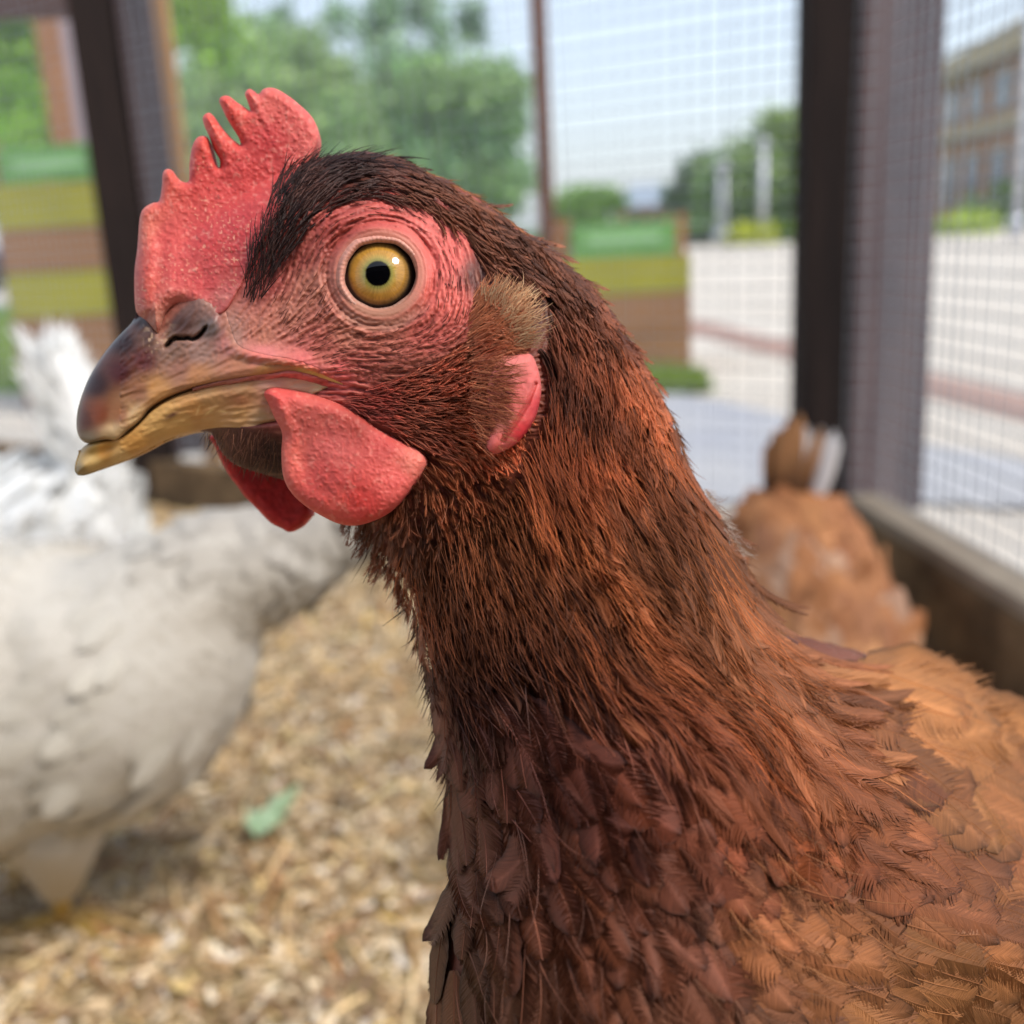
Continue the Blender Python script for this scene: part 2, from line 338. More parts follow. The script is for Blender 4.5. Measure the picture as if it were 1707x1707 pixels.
# ---------------------------------------------------------------- painted boxes
g_m = mat('green_paint', L_(88, 138, 66), .6, .3, n1=.4, n1s=6, n1c=L_(112, 156, 84)); o_m = mat('olive_paint', L_(148, 144, 28), .6, .3, n1=.4, n1s=4, n1c=L_(112, 110, 30))
b_m = mat('brown_paint', L_(140, 100, 62), .7, .3, n1=.4, n1s=4, n1c=L_(112, 80, 54)); p_m = mat('pale_green_paint', L_(140, 182, 130), .6, .3)
gb_m = mat('box_edge_wood', L_(150, 104, 58), .7, .3, n1=.4, n1s=6, n1c=L_(116, 78, 44))
def painted_box(px0, px1, depth, zt, planks, label, rz=0.0, dep=.34, zb=-.012):
    """slatted timber box: corner posts, painted planks all round, sign plank on top of the front"""
    w_ = (px1 - px0) * depth / FPX; c = P((px0 + px1) / 2, 400, depth)[:2]
    e = empty('slatted_box', v3(c, zb)); tag(e, label, 'wooden box', 'painted slatted boxes outside the run')
    ex = rot2(np.array([1.0, 0]), rz); ey = rot2(np.array([0, 1.0]), rz)
    for sx in (-1, 1):
        for sy in (0, 1):
            m = MB(); vpost(m, c + ex * sx * (w_ / 2 - .014) + ey * (sy * dep + .012), ex * .014, ey * .014, zb, zt, .002); m.build('post', gb_m, e)
    z = zt - .012
    for i, (h, mm) in enumerate(planks):
        z1 = z; z0 = max(z - h, zb + .01)
        if z1 - z0 < .005: break
        m = MB(); g = .002
        m.box(v3(c + ey * -.012, (z0 + z1) / 2), v3(ex * (w_ / 2 - (.03 if i == 0 else .002)), 0), v3(ey * .009, 0), (0, 0, (z1 - z0) / 2 - g), .002)
        if i > 0:
            m.box(v3(c + ey * (dep + .036), (z0 + z1) / 2), v3(ex * (w_ / 2 - .002), 0), v3(ey * .009, 0), (0, 0, (z1 - z0) / 2 - g), .002)
            for sx in (-1, 1):
                m.box(v3(c + ex * sx * (w_ / 2 + .0095) + ey * (dep / 2 + .012), (z0 + z1) / 2), v3(ex * .009, 0), v3(ey * dep / 2, 0), (0, 0, (z1 - z0) / 2 - g), .002)
        m.build('sign_plank' if i == 0 else 'plank', mm, e)
        if i == 0:
            m = MB(); m.box(v3(c + ey * -.0225, (z0 + z1) / 2), v3(ex * (w_ / 2 - .075), 0), v3(ey * .001, 0), (0, 0, (z1 - z0) * .13)); m.build('sign_stripe', p_m, e)
        z = z0
    m = MB(); m.box(v3(c + ey * dep / 2, zt - .25), v3(ex * (w_ / 2 - .03), 0), v3(ey * (dep / 2 - .01), 0), (0, 0, .04)); m.build('soil', moss_wood, e)
    return e
painted_box(935, 1143, 3.15, .455, [(.105, g_m), (.112, o_m), (.12, b_m), (.13, b_m)], 'low slatted box with green, olive and brown planks by the pale paving')
painted_box(5, 205, 3.0, .74, [(.10, g_m), (.125, o_m), (.12, b_m), (.13, o_m), (.14, b_m), (.13, b_m)], 'tall slatted box with green, olive and brown planks behind the left post')

# ---------------------------------------------------------------- trees
leaf_m = mat('leaves', rough=.55, attr='col', transl=.35, spec=.25)
bark_m = mat('bark', L_(88, 72, 58), .9, .2, n1=.6, n1s=8, n1c=L_(60, 50, 42), stretch=(3, 3, 1))
def tree(name, base, h, blobs, n, ls, c0, c1, label, group=None, seed=0, trunk=.12, cat='tree'):
    """blobs: list of (dx, dy, z, rx, ry, rz) crown clumps; leaves are small quads spread through them"""
    r = np.random.default_rng(seed); base = np.asarray(base, float)
    e = empty(name, base); tag(e, label, cat, group)
    m = MB(); m.tube([base, base + [.03 * h, 0, h * .35], base + [-.01 * h, .02 * h, h * .8]], [trunk, trunk * .7, trunk * .2], 8)
    for bl in blobs[:6]:
        m.tube([base + [0, 0, h * .3], base + [bl[0] * .5, bl[1] * .5, (h * .3 + bl[2]) / 2], base + [bl[0], bl[1], bl[2]]], [trunk * .4, trunk * .25, trunk * .08], 6)
    m.build('trunk', bark_m, e, True)
    vol = np.array([b[3] * b[4] * b[5] for b in blobs]); vol = vol ** .7; k = r.choice(len(blobs), n, p=vol / vol.sum())
    B = np.array(blobs)[k]; d = r.normal(size=(n, 3)); d /= np.linalg.norm(d, axis=1)[:, None]; rr = r.random(n) ** .45
    # sub-clumps so that light and dark tufts show
    cl = r.normal(size=(60, 3)); cl /= np.linalg.norm(cl, axis=1)[:, None]; pull = cl[r.integers(0, 60, n)]
    d = d * .55 + pull * .6
    c = base + B[:, :3] + d * rr[:, None] * B[:, 3:] + r.normal(size=(n, 3)) * ls * 1.2
    a = r.normal(size=(n, 3)); a /= np.linalg.norm(a, axis=1)[:, None]; b = np.cross(a, r.normal(size=(n, 3))); b /= np.linalg.norm(b, axis=1)[:, None]
    s = ls * (.6 + .8 * r.random(n))[:, None]
    v = np.stack([c - a * s, c + b * s * .45, c + a * s, c - b * s * .45], 1).reshape(-1, 3)
    mixf = (.5 * r.random((n, 1)) + .5 * r.random(len(blobs))[k][:, None])
    cc = (lin(c0) * (1 - mixf) + lin(c1) * mixf) * np.where(r.random((n, 1)) < .12, 1.5, .95) * (.75 + .5 * r.random(len(blobs))[k][:, None])
    npmesh('crown', v, np.arange(n * 4).reshape(n, 4), leaf_m, e, colors=np.repeat(cc, 4, 0), smooth=False)
    return e
def px_tree(name, cx, d, blobs_px, n, ls, c0, c1, label, **kw):
    """crown clumps given as (u, v, ru, rv) photo positions, made round in depth"""
    g = P(cx, 405, d); base = np.array([g[0], g[1], -.02]); bl = []
    for (u, v, ru, rv) in blobs_px:
        dd = d + random.uniform(-.5, .5) * ru * d / FPX; p = P(u, v, dd)
        bl.append((p[0] - base[0], p[1] - base[1], p[2] - base[2], ru * dd / FPX, ru * dd / FPX * .9, rv * dd / FPX))
    rs = random.Random(int(cx) + 5)
    for b in list(bl):
        for _ in range(5):
            a = rs.uniform(0, 6.28); k = rs.uniform(.7, .98); f = rs.uniform(.22, .42)
            bl.append((b[0] + math.cos(a) * b[3] * k, b[1] + rs.uniform(-.6, .6) * b[4], b[2] + math.sin(a) * b[5] * k, b[3] * f, b[4] * f, b[5] * f))
    h = max(b[2] + b[5] * .5 for b in bl)
    return tree(name, base, h, bl, n, ls, c0, c1, label, trunk=.02 * d / 3 * .6, **kw)
GR = 'trees beyond the paved square'  # far leaf colours are lightened to paint in haze
px_tree('broadleaf_tree', 420, 34, [(430, 150, 130, 90), (360, 230, 120, 100), (520, 190, 110, 90), (450, 300, 160, 90), (560, 290, 110, 90), (480, 110, 60, 40)], 24000, .20,
        (118, 156, 108), (184, 208, 140), 'broad hazy green tree behind the red comb', group=GR, seed=1)
px_tree('broadleaf_tree', 760, 36, [(770, 160, 100, 70), (720, 220, 110, 80), (800, 240, 75, 80), (760, 300, 110, 60), (680, 290, 100, 80), (830, 190, 40, 60)], 22000, .20,
        (104, 146, 106), (176, 204, 138), 'rounded green tree just left of the thin brown batten', group=GR, seed=2)
px_tree('slender_tree', 660, 40, [(650, 10, 34, 40), (625, 60, 30, 40), (700, 10, 26, 30), (655, 110, 42, 50), (700, 130, 34, 50), (670, 190, 60, 60), (790, 40, 26, 40), (735, 60, 22, 50), (560, 30, 22, 26), (470, 40, 26, 30)], 5600, .17,
        (128, 164, 136), (170, 196, 154), 'tall thin airy tree rising above the others against the sky', group=GR, seed=3)
px_tree('near_tree', -60, 9, [(20, 60, 120, 110), (60, 170, 110, 90), (-120, 60, 160, 170), (150, 10, 120, 70), (330, 10, 80, 50), (355, 60, 50, 45), (-40, 260, 120, 70)], 26000, .055,
        (96, 150, 42), (176, 212, 84), 'bright green leafy tree overhanging the top left corner', seed=4)
px_tree('broadleaf_tree', 100, 30, [(40, 260, 160, 70), (160, 240, 120, 80), (-60, 220, 120, 80), (250, 230, 100, 90)], 12000, .18,
        (120, 156, 116), (170, 198, 136), 'grey green tree line seen behind the left posts', group=GR, seed=5)
px_tree('broadleaf_tree', 1260, 30, [(1250, 300, 70, 70), (1310, 270, 60, 70), (1360, 300, 80, 90), (1210, 330, 50, 45)], 12000, .16,
        (118, 146, 104), (178, 198, 132), 'leafy green tree left of the thick right post', group=GR, seed=6)
px_tree('small_tree', 1165, 33, [(1165, 310, 40, 40), (1150, 345, 35, 35), (1190, 350, 40, 30)], 4200, .14,
        (90, 118, 86), (140, 164, 112), 'small dark green tree above the far end of the paving', group=GR, seed=7)
px_tree('small_tree', 975, 28, [(970, 350, 42, 28), (1000, 340, 30, 22), (940, 362, 30, 22)], 3500, .12,
        (116, 158, 70), (160, 192, 100), 'small light green tree above the low painted box', group=GR, seed=8)
px_tree('small_tree', 1630, 24, [(1690, 345, 30, 34), (1650, 365, 34, 22), (1705, 370, 30, 24)], 3500, .11,
        (112, 148, 70), (164, 192, 104), 'green tree in front of the brick building', group=GR, seed=9)
def bush(u, v, d, ru, rv, c0, c1, label, seed):
    p = P(u, v, d); base = np.array([p[0], p[1], -.02]); r_ = ru * d / FPX; z_ = max(p[2], rv * d / FPX * .7)
    return tree('bush', base, z_ * .6, [(0, 0, z_ * .6, r_, r_ * .8, z_ * .8), (r_ * .5, 0, z_ * .5, r_ * .6, r_ * .6, z_ * .6), (-r_ * .5, .1, z_ * .45, r_ * .6, r_ * .6, z_ * .6)],
                2600, .08, c0, c1, label, 'bushes along the far edge of the paving', seed, .03, 'bush')
bush(1250, 390, 21, 36, 26, (150, 160, 40), (190, 196, 70), 'yellow green bush at the far edge of the paving left of the post', 11)
bush(1300, 392, 21.5, 40, 24, (80, 112, 50), (120, 146, 60), 'darker green bush touching the thick right post', 12)
bush(1610, 390, 20, 44, 26, (150, 176, 50), (184, 200, 80), 'yellow green bush below the brick building', 13)
bush(1180, 395, 23, 40, 22, (52, 70, 52), (80, 98, 64), 'dark bush right of the low painted box', 14)
HB_L = ['hedge shrub at the far left edge of the hedge row', 'hedge shrub behind the tall slatted box', 'hedge shrub seen right of the tall slatted box', 'hedge shrub behind the dark left post', 'hedge shrub below the left end of the comb',
        'hedge shrub behind the middle of the comb', 'hedge shrub behind the crown of the brown hen', 'hedge shrub below the broad hazy tree', 'hedge shrub below the gap between the two big trees', 'hedge shrub below the rounded tree', 'hedge shrub just left of the thin batten',
        'hedge shrub behind the thin batten', 'hedge shrub behind the left end of the low slatted box', 'hedge shrub behind the right end of the low slatted box']
for i, u in enumerate(np.linspace(-120, 1130, 14)):
    bush(u, 392, 26 + (i % 3), 66, 40, (104, 136, 92), (150, 178, 112), HB_L[i], 20 + i)

# ---------------------------------------------------------------- building, poles, house, car
bk = mat('tan_brick', L_(190, 136, 106), .85, .2, n1=.5, n1s=3, n1c=L_(176, 122, 90)); st = mat('tan_stone', L_(204, 180, 150), .8, .2, n1=.3, n1s=2, n1c=L_(184, 160, 132))
wn = mat('window_glass', L_(58, 66, 82), .15, .6, n1=.4, n1s=1.2, n1c=L_(88, 98, 110))
e = empty('brick_building', P(1700, 400, 30)); tag(e, 'tan brick building with dark windows and pale cornice at far right', 'building')
A = P(1560, 400, 36)[:2]; Bp = P(1900, 400, 21)[:2]; dr = (Bp - A); Lb = np.linalg.norm(dr); dr = dr / Lb; nr = np.array([dr[1], -dr[0]]); nr = nr if nr @ -A > 0 else -nr
HB = P(1640, 78, 31)[2]
def wallbox(m, s0, s1, z0, z1, off, th): # along wall, proud of the facade by off
    c = A + dr * (s0 + s1) / 2 + nr * (off - th / 2); m.box(v3(c, (z0 + z1) / 2), v3(dr * (s1 - s0) / 2, 0), v3(nr * th / 2, 0), (0, 0, (z1 - z0) / 2))
m = MB(); wallbox(m, 0, Lb, -.02, HB - .7, 0, 2.5); m.build('wall', bk, e)
m = MB(); wallbox(m, -.1, Lb, HB - .7, HB, .35, 2.9); m.build('cornice', st, e)
m = MB(); wallbox(m, 0, Lb, HB * .50, HB * .57, .12, .4); m.build('string_course', st, e)
nb = 6
for i in range(nb):
    s0 = Lb * (i + .2) / nb; s1 = Lb * (i + .8) / nb
    for (z0, z1) in ((HB * .60, HB - .95), (HB * .12, HB * .42)):
        m = MB(); wallbox(m, s0, s1, z0, z1, .03, .2); fr = m.build('window', st, e)
        for k in range(3):
            m = MB(); a0 = s0 + (s1 - s0) * (k + .06) / 3; a1 = s0 + (s1 - s0) * (k + .94) / 3; wallbox(m, a0, a1, z0 + .08, z1 - .08, .05, .02); m.build('pane', wn, fr)
pole_m = mat('galvanised_pole', L_(186, 188, 194), .5, .5, metal=.4)
def pole(u, d, hh, r, label):
    g = P(u, 400, d); e = empty('lamp_post', (g[0], g[1], -.02)); tag(e, label, 'lamp post', 'grey lamp posts round the square')
    m = MB(); m.tube([(g[0], g[1], -.02), (g[0], g[1], hh)], [r, r * .7], 10); m.build('pole', pole_m, e, True)
    m = MB(); m.tube([(g[0], g[1], hh), (g[0], g[1], hh + .12), (g[0], g[1], hh + .2)], [r * 1.1, r * 1.5, r * .4], 12); m.build('lamp_head', pole_m, e, True)
    m = MB(); m.tube([(g[0], g[1], -.02), (g[0], g[1], .3)], [r * 1.8, r * 1.5], 10); m.build('base', pole_m, e, True)
pole(1692, 16, 5.2, .075, 'grey lamp post in front of the brick building')
pole(1203, 22, P(1203, 285, 22)[2], .11, 'short grey lamp post between the far trees, further from the thick post')
pole(1272, 21, P(1272, 250, 21)[2], .09, 'grey lamp post beside the far trees, closest to the thick right post')
e = empty('low_house', P(1100, 400, 60)); tag(e, 'low far house with pale blue grey roof above the painted box', 'house')
a = P(1040, 345, 60); b = P(1150, 345, 60); zr = a[2]
m = MB(); m.box(((a[0] + b[0]) / 2, a[1] + 3, zr / 2), ((b[0] - a[0]) / 2, 0, 0), (0, 3, 0), (0, 0, zr / 2)); m.build('wall', bk, e)
m = MB(); x0, x1, y0, y1 = a[0] - .3, b[0] + .3, a[1] - .4, a[1] + 6.4; h1 = zr + 1.3
m.add([(x0, y0, zr), (x1, y0, zr), (x1, y1, zr), (x0, y1, zr), (x0 + 1, (y0 + y1) / 2, h1), (x1 - 1, (y0 + y1) / 2, h1)], [(0, 1, 5, 4), (1, 2, 5), (2, 3, 4, 5), (3, 0, 4), (3, 2, 1, 0)])
m.build('roof', mat('slate_roof', L_(140, 152, 166), .6, .3), e)
for k in range(3):
    m = MB(); xx = a[0] + (b[0] - a[0]) * (k + .5) / 3; m.box((xx, a[1] - .03, zr * .55), (.4, 0, 0), (0, .02, 0), (0, 0, .35)); m.build('window', wn, e)
# car at the far left edge: body profile extruded, greenhouse, wheels
def car(loc, ang, label):
    e = empty('parked_car', loc); tag(e, label, 'car'); loc = np.array(loc, float); ex = np.array([math.cos(ang), math.sin(ang), 0]); ey = np.array([-math.sin(ang), math.cos(ang), 0])
    W_ = .86
    def prism(name, prof, hw, m_, hw2=None):
        mb = MB(); n_ = len(prof); hw2 = hw2 or [hw] * n_
        v = [loc + ex * x - ey * h_ + np.array([0, 0, z]) for (x, z), h_ in zip(prof, hw2)] + [loc + ex * x + ey * h_ + np.array([0, 0, z]) for (x, z), h_ in zip(prof, hw2)]
        mb.add(v, [tuple(range(n_)), tuple(range(2 * n_ - 1, n_ - 1, -1))] + [(i, (i + 1) % n_, n_ + (i + 1) % n_, n_ + i) for i in range(n_)])
        return mb.build(name, m_, e)
    white = mat('white_car_paint', L_(214, 218, 226), .25, .5, coat=.6); blue = mat('blue_car_trim', L_(64, 84, 140), .3, .5)
    prism('body', [(-2.2, .35), (-2.25, .7), (-2.1, .95), (-1.1, 1.0), (1.0, 1.0), (1.9, .88), (2.2, .7), (2.2, .35)], W_, white)
    prism('cabin', [(-1.9, .98), (-1.5, 1.42), (-.2, 1.5), (.5, 1.42), (1.15, .98)], W_ * .9, wn)
    prism('roof', [(-1.5, 1.425), (-.2, 1.51), (.5, 1.425), (.5, 1.46), (-.2, 1.55), (-1.5, 1.46)], W_ * .86, white)
    prism('side_stripe', [(-2.1, .45), (-2.1, .62), (2.1, .62), (2.1, .45)], W_ + .006, blue)
    for sx in (-1.35, 1.35):
        for sy in (-1, 1):
            c = loc + ex * sx + ey * sy * W_ + np.array([0, 0, .32]); mb = MB(); mb.tube([c - ey * .1, c + ey * .1], .32, 20); t_ = mb.build('wheel', dark_wood, e)
            mb = MB(); mb.tube([c - ey * .11, c + ey * .11], .19, 14); mb.build('rim', pole_m, t_)
    for sy in (-.6, .6):
        mb = MB(); c = loc + ex * 2.2 + ey * sy + np.array([0, 0, .72]); mb.box(c, ex * .03, ey * .16, (0, 0, .07), .02); mb.build('headlight', p_m, e)
g = P(-30, 400, 16)
car((g[0] - 1.2, g[1], -.02), .12, 'white car with a blue side stripe parked at the left edge')
# green leaf scrap on the straw
g = G(440, 1380, .02)
m_l = mat('lettuce', L_(196, 220, 184), .5, .4, transl=.3)
uu, vv = np.meshgrid(np.linspace(-1, 1, 16), np.linspace(0, 1, 16)); wdt = np.sin(np.pi * np.clip(vv * .9 + .08, 0, 1)) ** .7
X = uu * wdt * .011 * (1 + .35 * np.sin(vv * 19 + uu)) + g[0] + .022 * vv ** 2; Y = g[1] + vv * .04 - .018; Zz = g[2] + .004 + .012 * vv ** 2 + .005 * np.sin(uu * 5 + vv * 4) * wdt + .006 * np.abs(uu)
i_ = np.arange(256).reshape(16, 16)
o = npmesh('salad_leaf', np.stack([X, Y, Zz], -1).reshape(-1, 3), np.stack([i_[:-1, :-1], i_[:-1, 1:], i_[1:, 1:], i_[1:, :-1]], -1).reshape(-1, 4), m_l)
sl = o.modifiers.new('thickness', 'SOLIDIFY'); sl.thickness = .0004
tag(o, 'small pale green torn salad leaf lying on the straw', 'leaf')

# ================================================================ BROWN HEN (foreground)
# forms are laid out in photo pixels; z is the height of the skin above the hen's median plane, in mm, towards the viewer
MM = 0.001
def HP(u, v, z):                      # z in mm
    return P(u, v, D0 - np.asarray(z, float) * MM)
KMM = D0 / FPX * 1000                 # mm per photo pixel at the median plane
def poly(s):
    a = np.array([float(x) for x in s.replace(';', ',').split(',')]).reshape(-1, 2); return a
def resample(p, step=8, closed=True):
    """Catmull-Rom through outline points"""
    n = len(p); out = []
    for i in range(n if closed else n - 1):
        a, b, c, d = (p[(i - 1) % n], p[i], p[(i + 1) % n], p[(i + 2) % n]) if closed else (p[max(i - 1, 0)], p[i], p[i + 1], p[min(i + 2, n - 1)])
        k = max(1, int(np.linalg.norm(c - b) / step))
        for j in range(k):
            t = j / k; out.append(.5 * ((2 * b) + (-a + c) * t + (2 * a - 5 * b + 4 * c - d) * t * t + (-a + 3 * b - 3 * c + d) * t ** 3))
    return np.array(out)
def segdist(u, v, p, closed=True):
    u = np.asarray(u, float); v = np.asarray(v, float); best = np.full(u.shape, 1e9)
    n = len(p)
    for i in range(n if closed else n - 1):
        a = p[i]; b = p[(i + 1) % n]; d = b - a; L2 = d @ d + 1e-9
        t = np.clip(((u - a[0]) * d[0] + (v - a[1]) * d[1]) / L2, 0, 1)
        best = np.minimum(best, (u - a[0] - t * d[0]) ** 2 + (v - a[1] - t * d[1]) ** 2)
    return np.sqrt(best)
def inpoly(u, v, p):
    ins = np.zeros(np.shape(u), bool); j = len(p) - 1
    for i in range(len(p)):
        if abs(p[j, 1] - p[i, 1]) > 1e-9:
            ins ^= ((p[i, 1] > v) != (p[j, 1] > v)) & (u < (p[j, 0] - p[i, 0]) * (v - p[i, 1]) / (p[j, 1] - p[i, 1]) + p[i, 0])
        j = i
    return ins
def sdist(u, v, p):
    d = segdist(u, v, p); return np.where(inpoly(u, v, p), d, -d)
def gpaint(pts, u, v, s=80.0):
    A = np.array(pts, float); C = lin(A[:, 2:5]); num = np.zeros(np.shape(u) + (3,)); den = np.zeros(np.shape(u))
    for (x, y), c in zip(A[:, :2], C):
        wgt = np.exp(-((u - x) ** 2 + (v - y) ** 2) / (2 * s * s)) + 1e-9; num += wgt[..., None] * c; den += wgt
    return num / den[..., None]
class TPS:
    def __init__(s, pts, smooth=1e-3):
        A = np.array(pts, float); s.c = A[:, :2] / 500; s.n = len(A); y = A[:, 2:]
        K = s.k(s.c, s.c) + np.eye(s.n) * smooth; Pm = np.c_[np.ones(s.n), s.c]
        M = np.block([[K, Pm], [Pm.T, np.zeros((3, 3))]]); s.w = np.linalg.solve(M, np.r_[y, np.zeros((3, y.shape[1]))])
    def k(s, a, b):
        r = np.sqrt(((a[:, None] - b[None]) ** 2).sum(-1)) + 1e-9; return r * r * np.log(r)
    def __call__(s, u, v):
        sh = np.shape(u); q = np.stack([np.ravel(u), np.ravel(v)], 1) / 500; out = np.empty((len(q), s.w.shape[1]))
        for i in range(0, len(q), 60000):
            qq = q[i:i + 60000]; out[i:i + 60000] = s.k(qq, s.c) @ s.w[:s.n] + np.c_[np.ones(len(qq)), qq] @ s.w[s.n:]
        out = out.reshape(*sh, -1); return out[..., 0] if out.shape[-1] == 1 else out
def idw(pts, u, v, p=3.2, ls=1.0):
    """colour painted from control points: (u, v, r, g, b) in sRGB"""
    A = np.array(pts, float); C = lin(A[:, 2:5]); u = np.asarray(u, float); v = np.asarray(v, float)
    num = np.zeros(u.shape + (3,)); den = np.zeros(u.shape)
    for (x, y), c in zip(A[:, :2], C):
        wgt = 1 / (((u - x) ** 2 + (v - y) ** 2) ** (p / 2) + 60.0); num += wgt[..., None] * c; den += wgt
    return num / den[..., None]

EYE = (634.0, 456.0); EYR = 59.0
HEAD = poly('''235,525,248,480,290,410,370,345,440,300,500,272,560,256,620,252,700,280,780,318,850,368,915,410,975,468,1025,528,1066,598,1102,658,1127,706,
1143,765,1169,815,1200,862,1230,915,1257,975,1284,1025,1330,1056,1400,1066,1480,1088,1560,1125,1640,1168,1705,1255,1800,1400,1900,1600,1960,1900,
1930,2300,1750,2600,1400,2720,1050,2600,820,2300,735,1900,718,1640,722,1530,738,1470,750,1420,747,1350,731,1260,717,1170,698,1090,680,1010,652,960,624,920,606,890,
560,850,500,812,440,792,390,775,365,750,350,722,318,722,271,736,226,760,176,779,140,791,128,790,126,777,134,752,134,738,129,717,131,682,144,640,165,602,191,568,220,538''')
HEADR = resample(HEAD, 14)
THK = TPS([(130, 720, 3), (180, 650, 4.2), (250, 660, 5.5), (320, 620, 7), (330, 530, 6.5), (260, 580, 5), (400, 650, 9), (400, 540, 9), (350, 420, 6), (430, 430, 8.5), (500, 350, 8.5),
 (480, 560, 11), (560, 480, 12.5), (634, 456, 13.5), (630, 570, 13.5), (560, 640, 12), (600, 330, 10.5), (700, 380, 12.5), (780, 420, 13), (720, 560, 15), (700, 660, 14.5), (600, 720, 11.5), (640, 780, 11), (480, 740, 7.5), (400, 730, 6),
 (830, 560, 16), (850, 700, 15), (800, 760, 13.5), (900, 480, 14.5), (1000, 600, 15.5), (960, 720, 17.5), (700, 880, 13.5), (800, 860, 15.5), (900, 880, 18.5), (1050, 850, 20), (1100, 760, 17),
 (760, 1050, 19), (900, 1050, 22), (1100, 1050, 25), (1230, 1050, 24), (800, 1250, 24), (1000, 1250, 28), (1250, 1250, 30), (1400, 1300, 27), (780, 1500, 27), (950, 1500, 34), (1200, 1500, 36), (1450, 1450, 30), (1650, 1500, 30),
 (900, 1700, 38), (1200, 1700, 42), (1500, 1700, 38), (1500, 1200, 22), (1650, 1300, 22), (900, 2200, 45), (1300, 2300, 55), (1700, 2200, 50), (1900, 1800, 40)], .003)
BASE = TPS([(130, 700, 0), (600, 300, 0), (600, 700, 0), (1000, 600, -1), (700, 1100, 0), (1000, 1000, -1), (1200, 900, -5), (1280, 1050, -9), (1450, 1100, -34), (1600, 1150, -42), (1720, 1300, -42), (1350, 1250, -9),
 (1480, 1350, -16), (1600, 1400, -24), (750, 1500, 0), (1000, 1500, -1), (1250, 1500, -6), (1450, 1550, -13), (1700, 1600, -24), (900, 1800, 0), (1300, 1800, -12), (1700, 1800, -50), (900, 2300, 0), (1400, 2400, -10), (1800, 2200, -40)], .003)
def fall_from(d, thk):
    Rr = np.maximum(thk / KMM * .95, 12)
    return np.sqrt(np.clip(1 - (1 - np.clip(d / Rr, 0, 1)) ** 2, 0, 1))
def bump(u, v, x, y, rx, ry, ang=0):
    c, s = math.cos(R_(ang)), math.sin(R_(ang)); a = ((u - x) * c + (v - y) * s) / rx; b = (-(u - x) * s + (v - y) * c) / ry
    return np.exp(-(a * a + b * b))
def form(u, v, d=None):
    """height of the hen's skin (no micro relief)"""
    if d is None: d = sdist(u, v, HEADR)
    t = THK(u, v); z = BASE(u, v) + t * fall_from(d, t)
    return z
# coarse lookup of the form for feather placing
LU, LV, LS = 60, 180, 6.0
_lu = np.arange(LU, 2100, LS); _lv = np.arange(LV, 2800, LS); _UU, _VV = np.meshgrid(_lu, _lv)
_D = sdist(_UU, _VV, HEADR); _T = THK(_UU, _VV); _B = BASE(_UU, _VV)
ZT = _B + _T * fall_from(_D, _T)
ZT -= np.where(_D < 0, np.clip(-_D, 0, 60) * KMM * .6, 0)      # beyond the outline feathers bend away
def look(T, u, v):
    x = np.clip((np.asarray(u) - LU) / LS, 0, T.shape[1] - 1.001); y = np.clip((np.asarray(v) - LV) / LS, 0, T.shape[0] - 1.001)
    xi = x.astype(int); yi = y.astype(int); fx = x - xi; fy = y - yi
    if T.ndim == 3: fx = fx[..., None]; fy = fy[..., None]
    return (T[yi, xi] * (1 - fx) + T[yi, xi + 1] * fx) * (1 - fy) + (T[yi + 1, xi] * (1 - fx) + T[yi + 1, xi + 1] * fx) * fy
zlook = lambda u, v: look(ZT, u, v)
def angtps(pts, double=False):
    A = np.array(pts, float); k = 2 if double else 1
    return TPS([(x, y, math.cos(R_(a) * k), math.sin(R_(a) * k)) for x, y, a in A], .01)
FLOW = angtps([(440, 440, -80), (460, 380, -75), (500, 330, -55), (560, 290, -25), (620, 275, 0), (700, 300, 22), (800, 345, 32), (900, 415, 42), (980, 500, 50), (1050, 600, 58), (1110, 700, 64), (1190, 850, 60), (1260, 1000, 55),
 (520, 360, -45), (600, 325, -12), (700, 365, 25), (780, 425, 40), (850, 430, 38), (920, 600, 72), (950, 750, 78), (900, 700, 85), (600, 690, 8), (700, 640, -8), (780, 600, -35), (820, 650, 0), (750, 720, 15), (800, 740, 30), (830, 770, 50),
 (560, 740, 15), (650, 860, 112), (620, 920, 108), (700, 900, 88), (800, 850, 72), (850, 900, 72), (1000, 850, 62), (1000, 1000, 55), (900, 1000, 68), (800, 1000, 78), (700, 1050, 82), (750, 1200, 76), (850, 1200, 72), (1000, 1200, 54),
 (1100, 1100, 48), (1200, 1200, 42), (1300, 1300, 46), (1400, 1350, 54), (800, 1500, 86), (900, 1500, 76), (1000, 1500, 64), (1100, 1500, 52), (1200, 1500, 42), (1300, 1550, 38), (1500, 1500, 32), (1600, 1400, 32), (1550, 1250, 28), (1650, 1300, 32),
 (1480, 1170, 22), (1000, 1700, 72), (700, 1090, 77), (735, 1280, 80), (742, 1440, 98), (727, 1560, 96), (720, 1680, 88), (1300, 1700, 36), (1600, 1650, 22), (900, 2300, 80), (1600, 2300, 40)])
_F = FLOW(_UU, _VV); _F /= np.linalg.norm(_F, axis=-1)[..., None] + 1e-9
def flow(u, v):
    f = look(_F, u, v); return f / (np.linalg.norm(f, axis=-1)[..., None] + 1e-9)

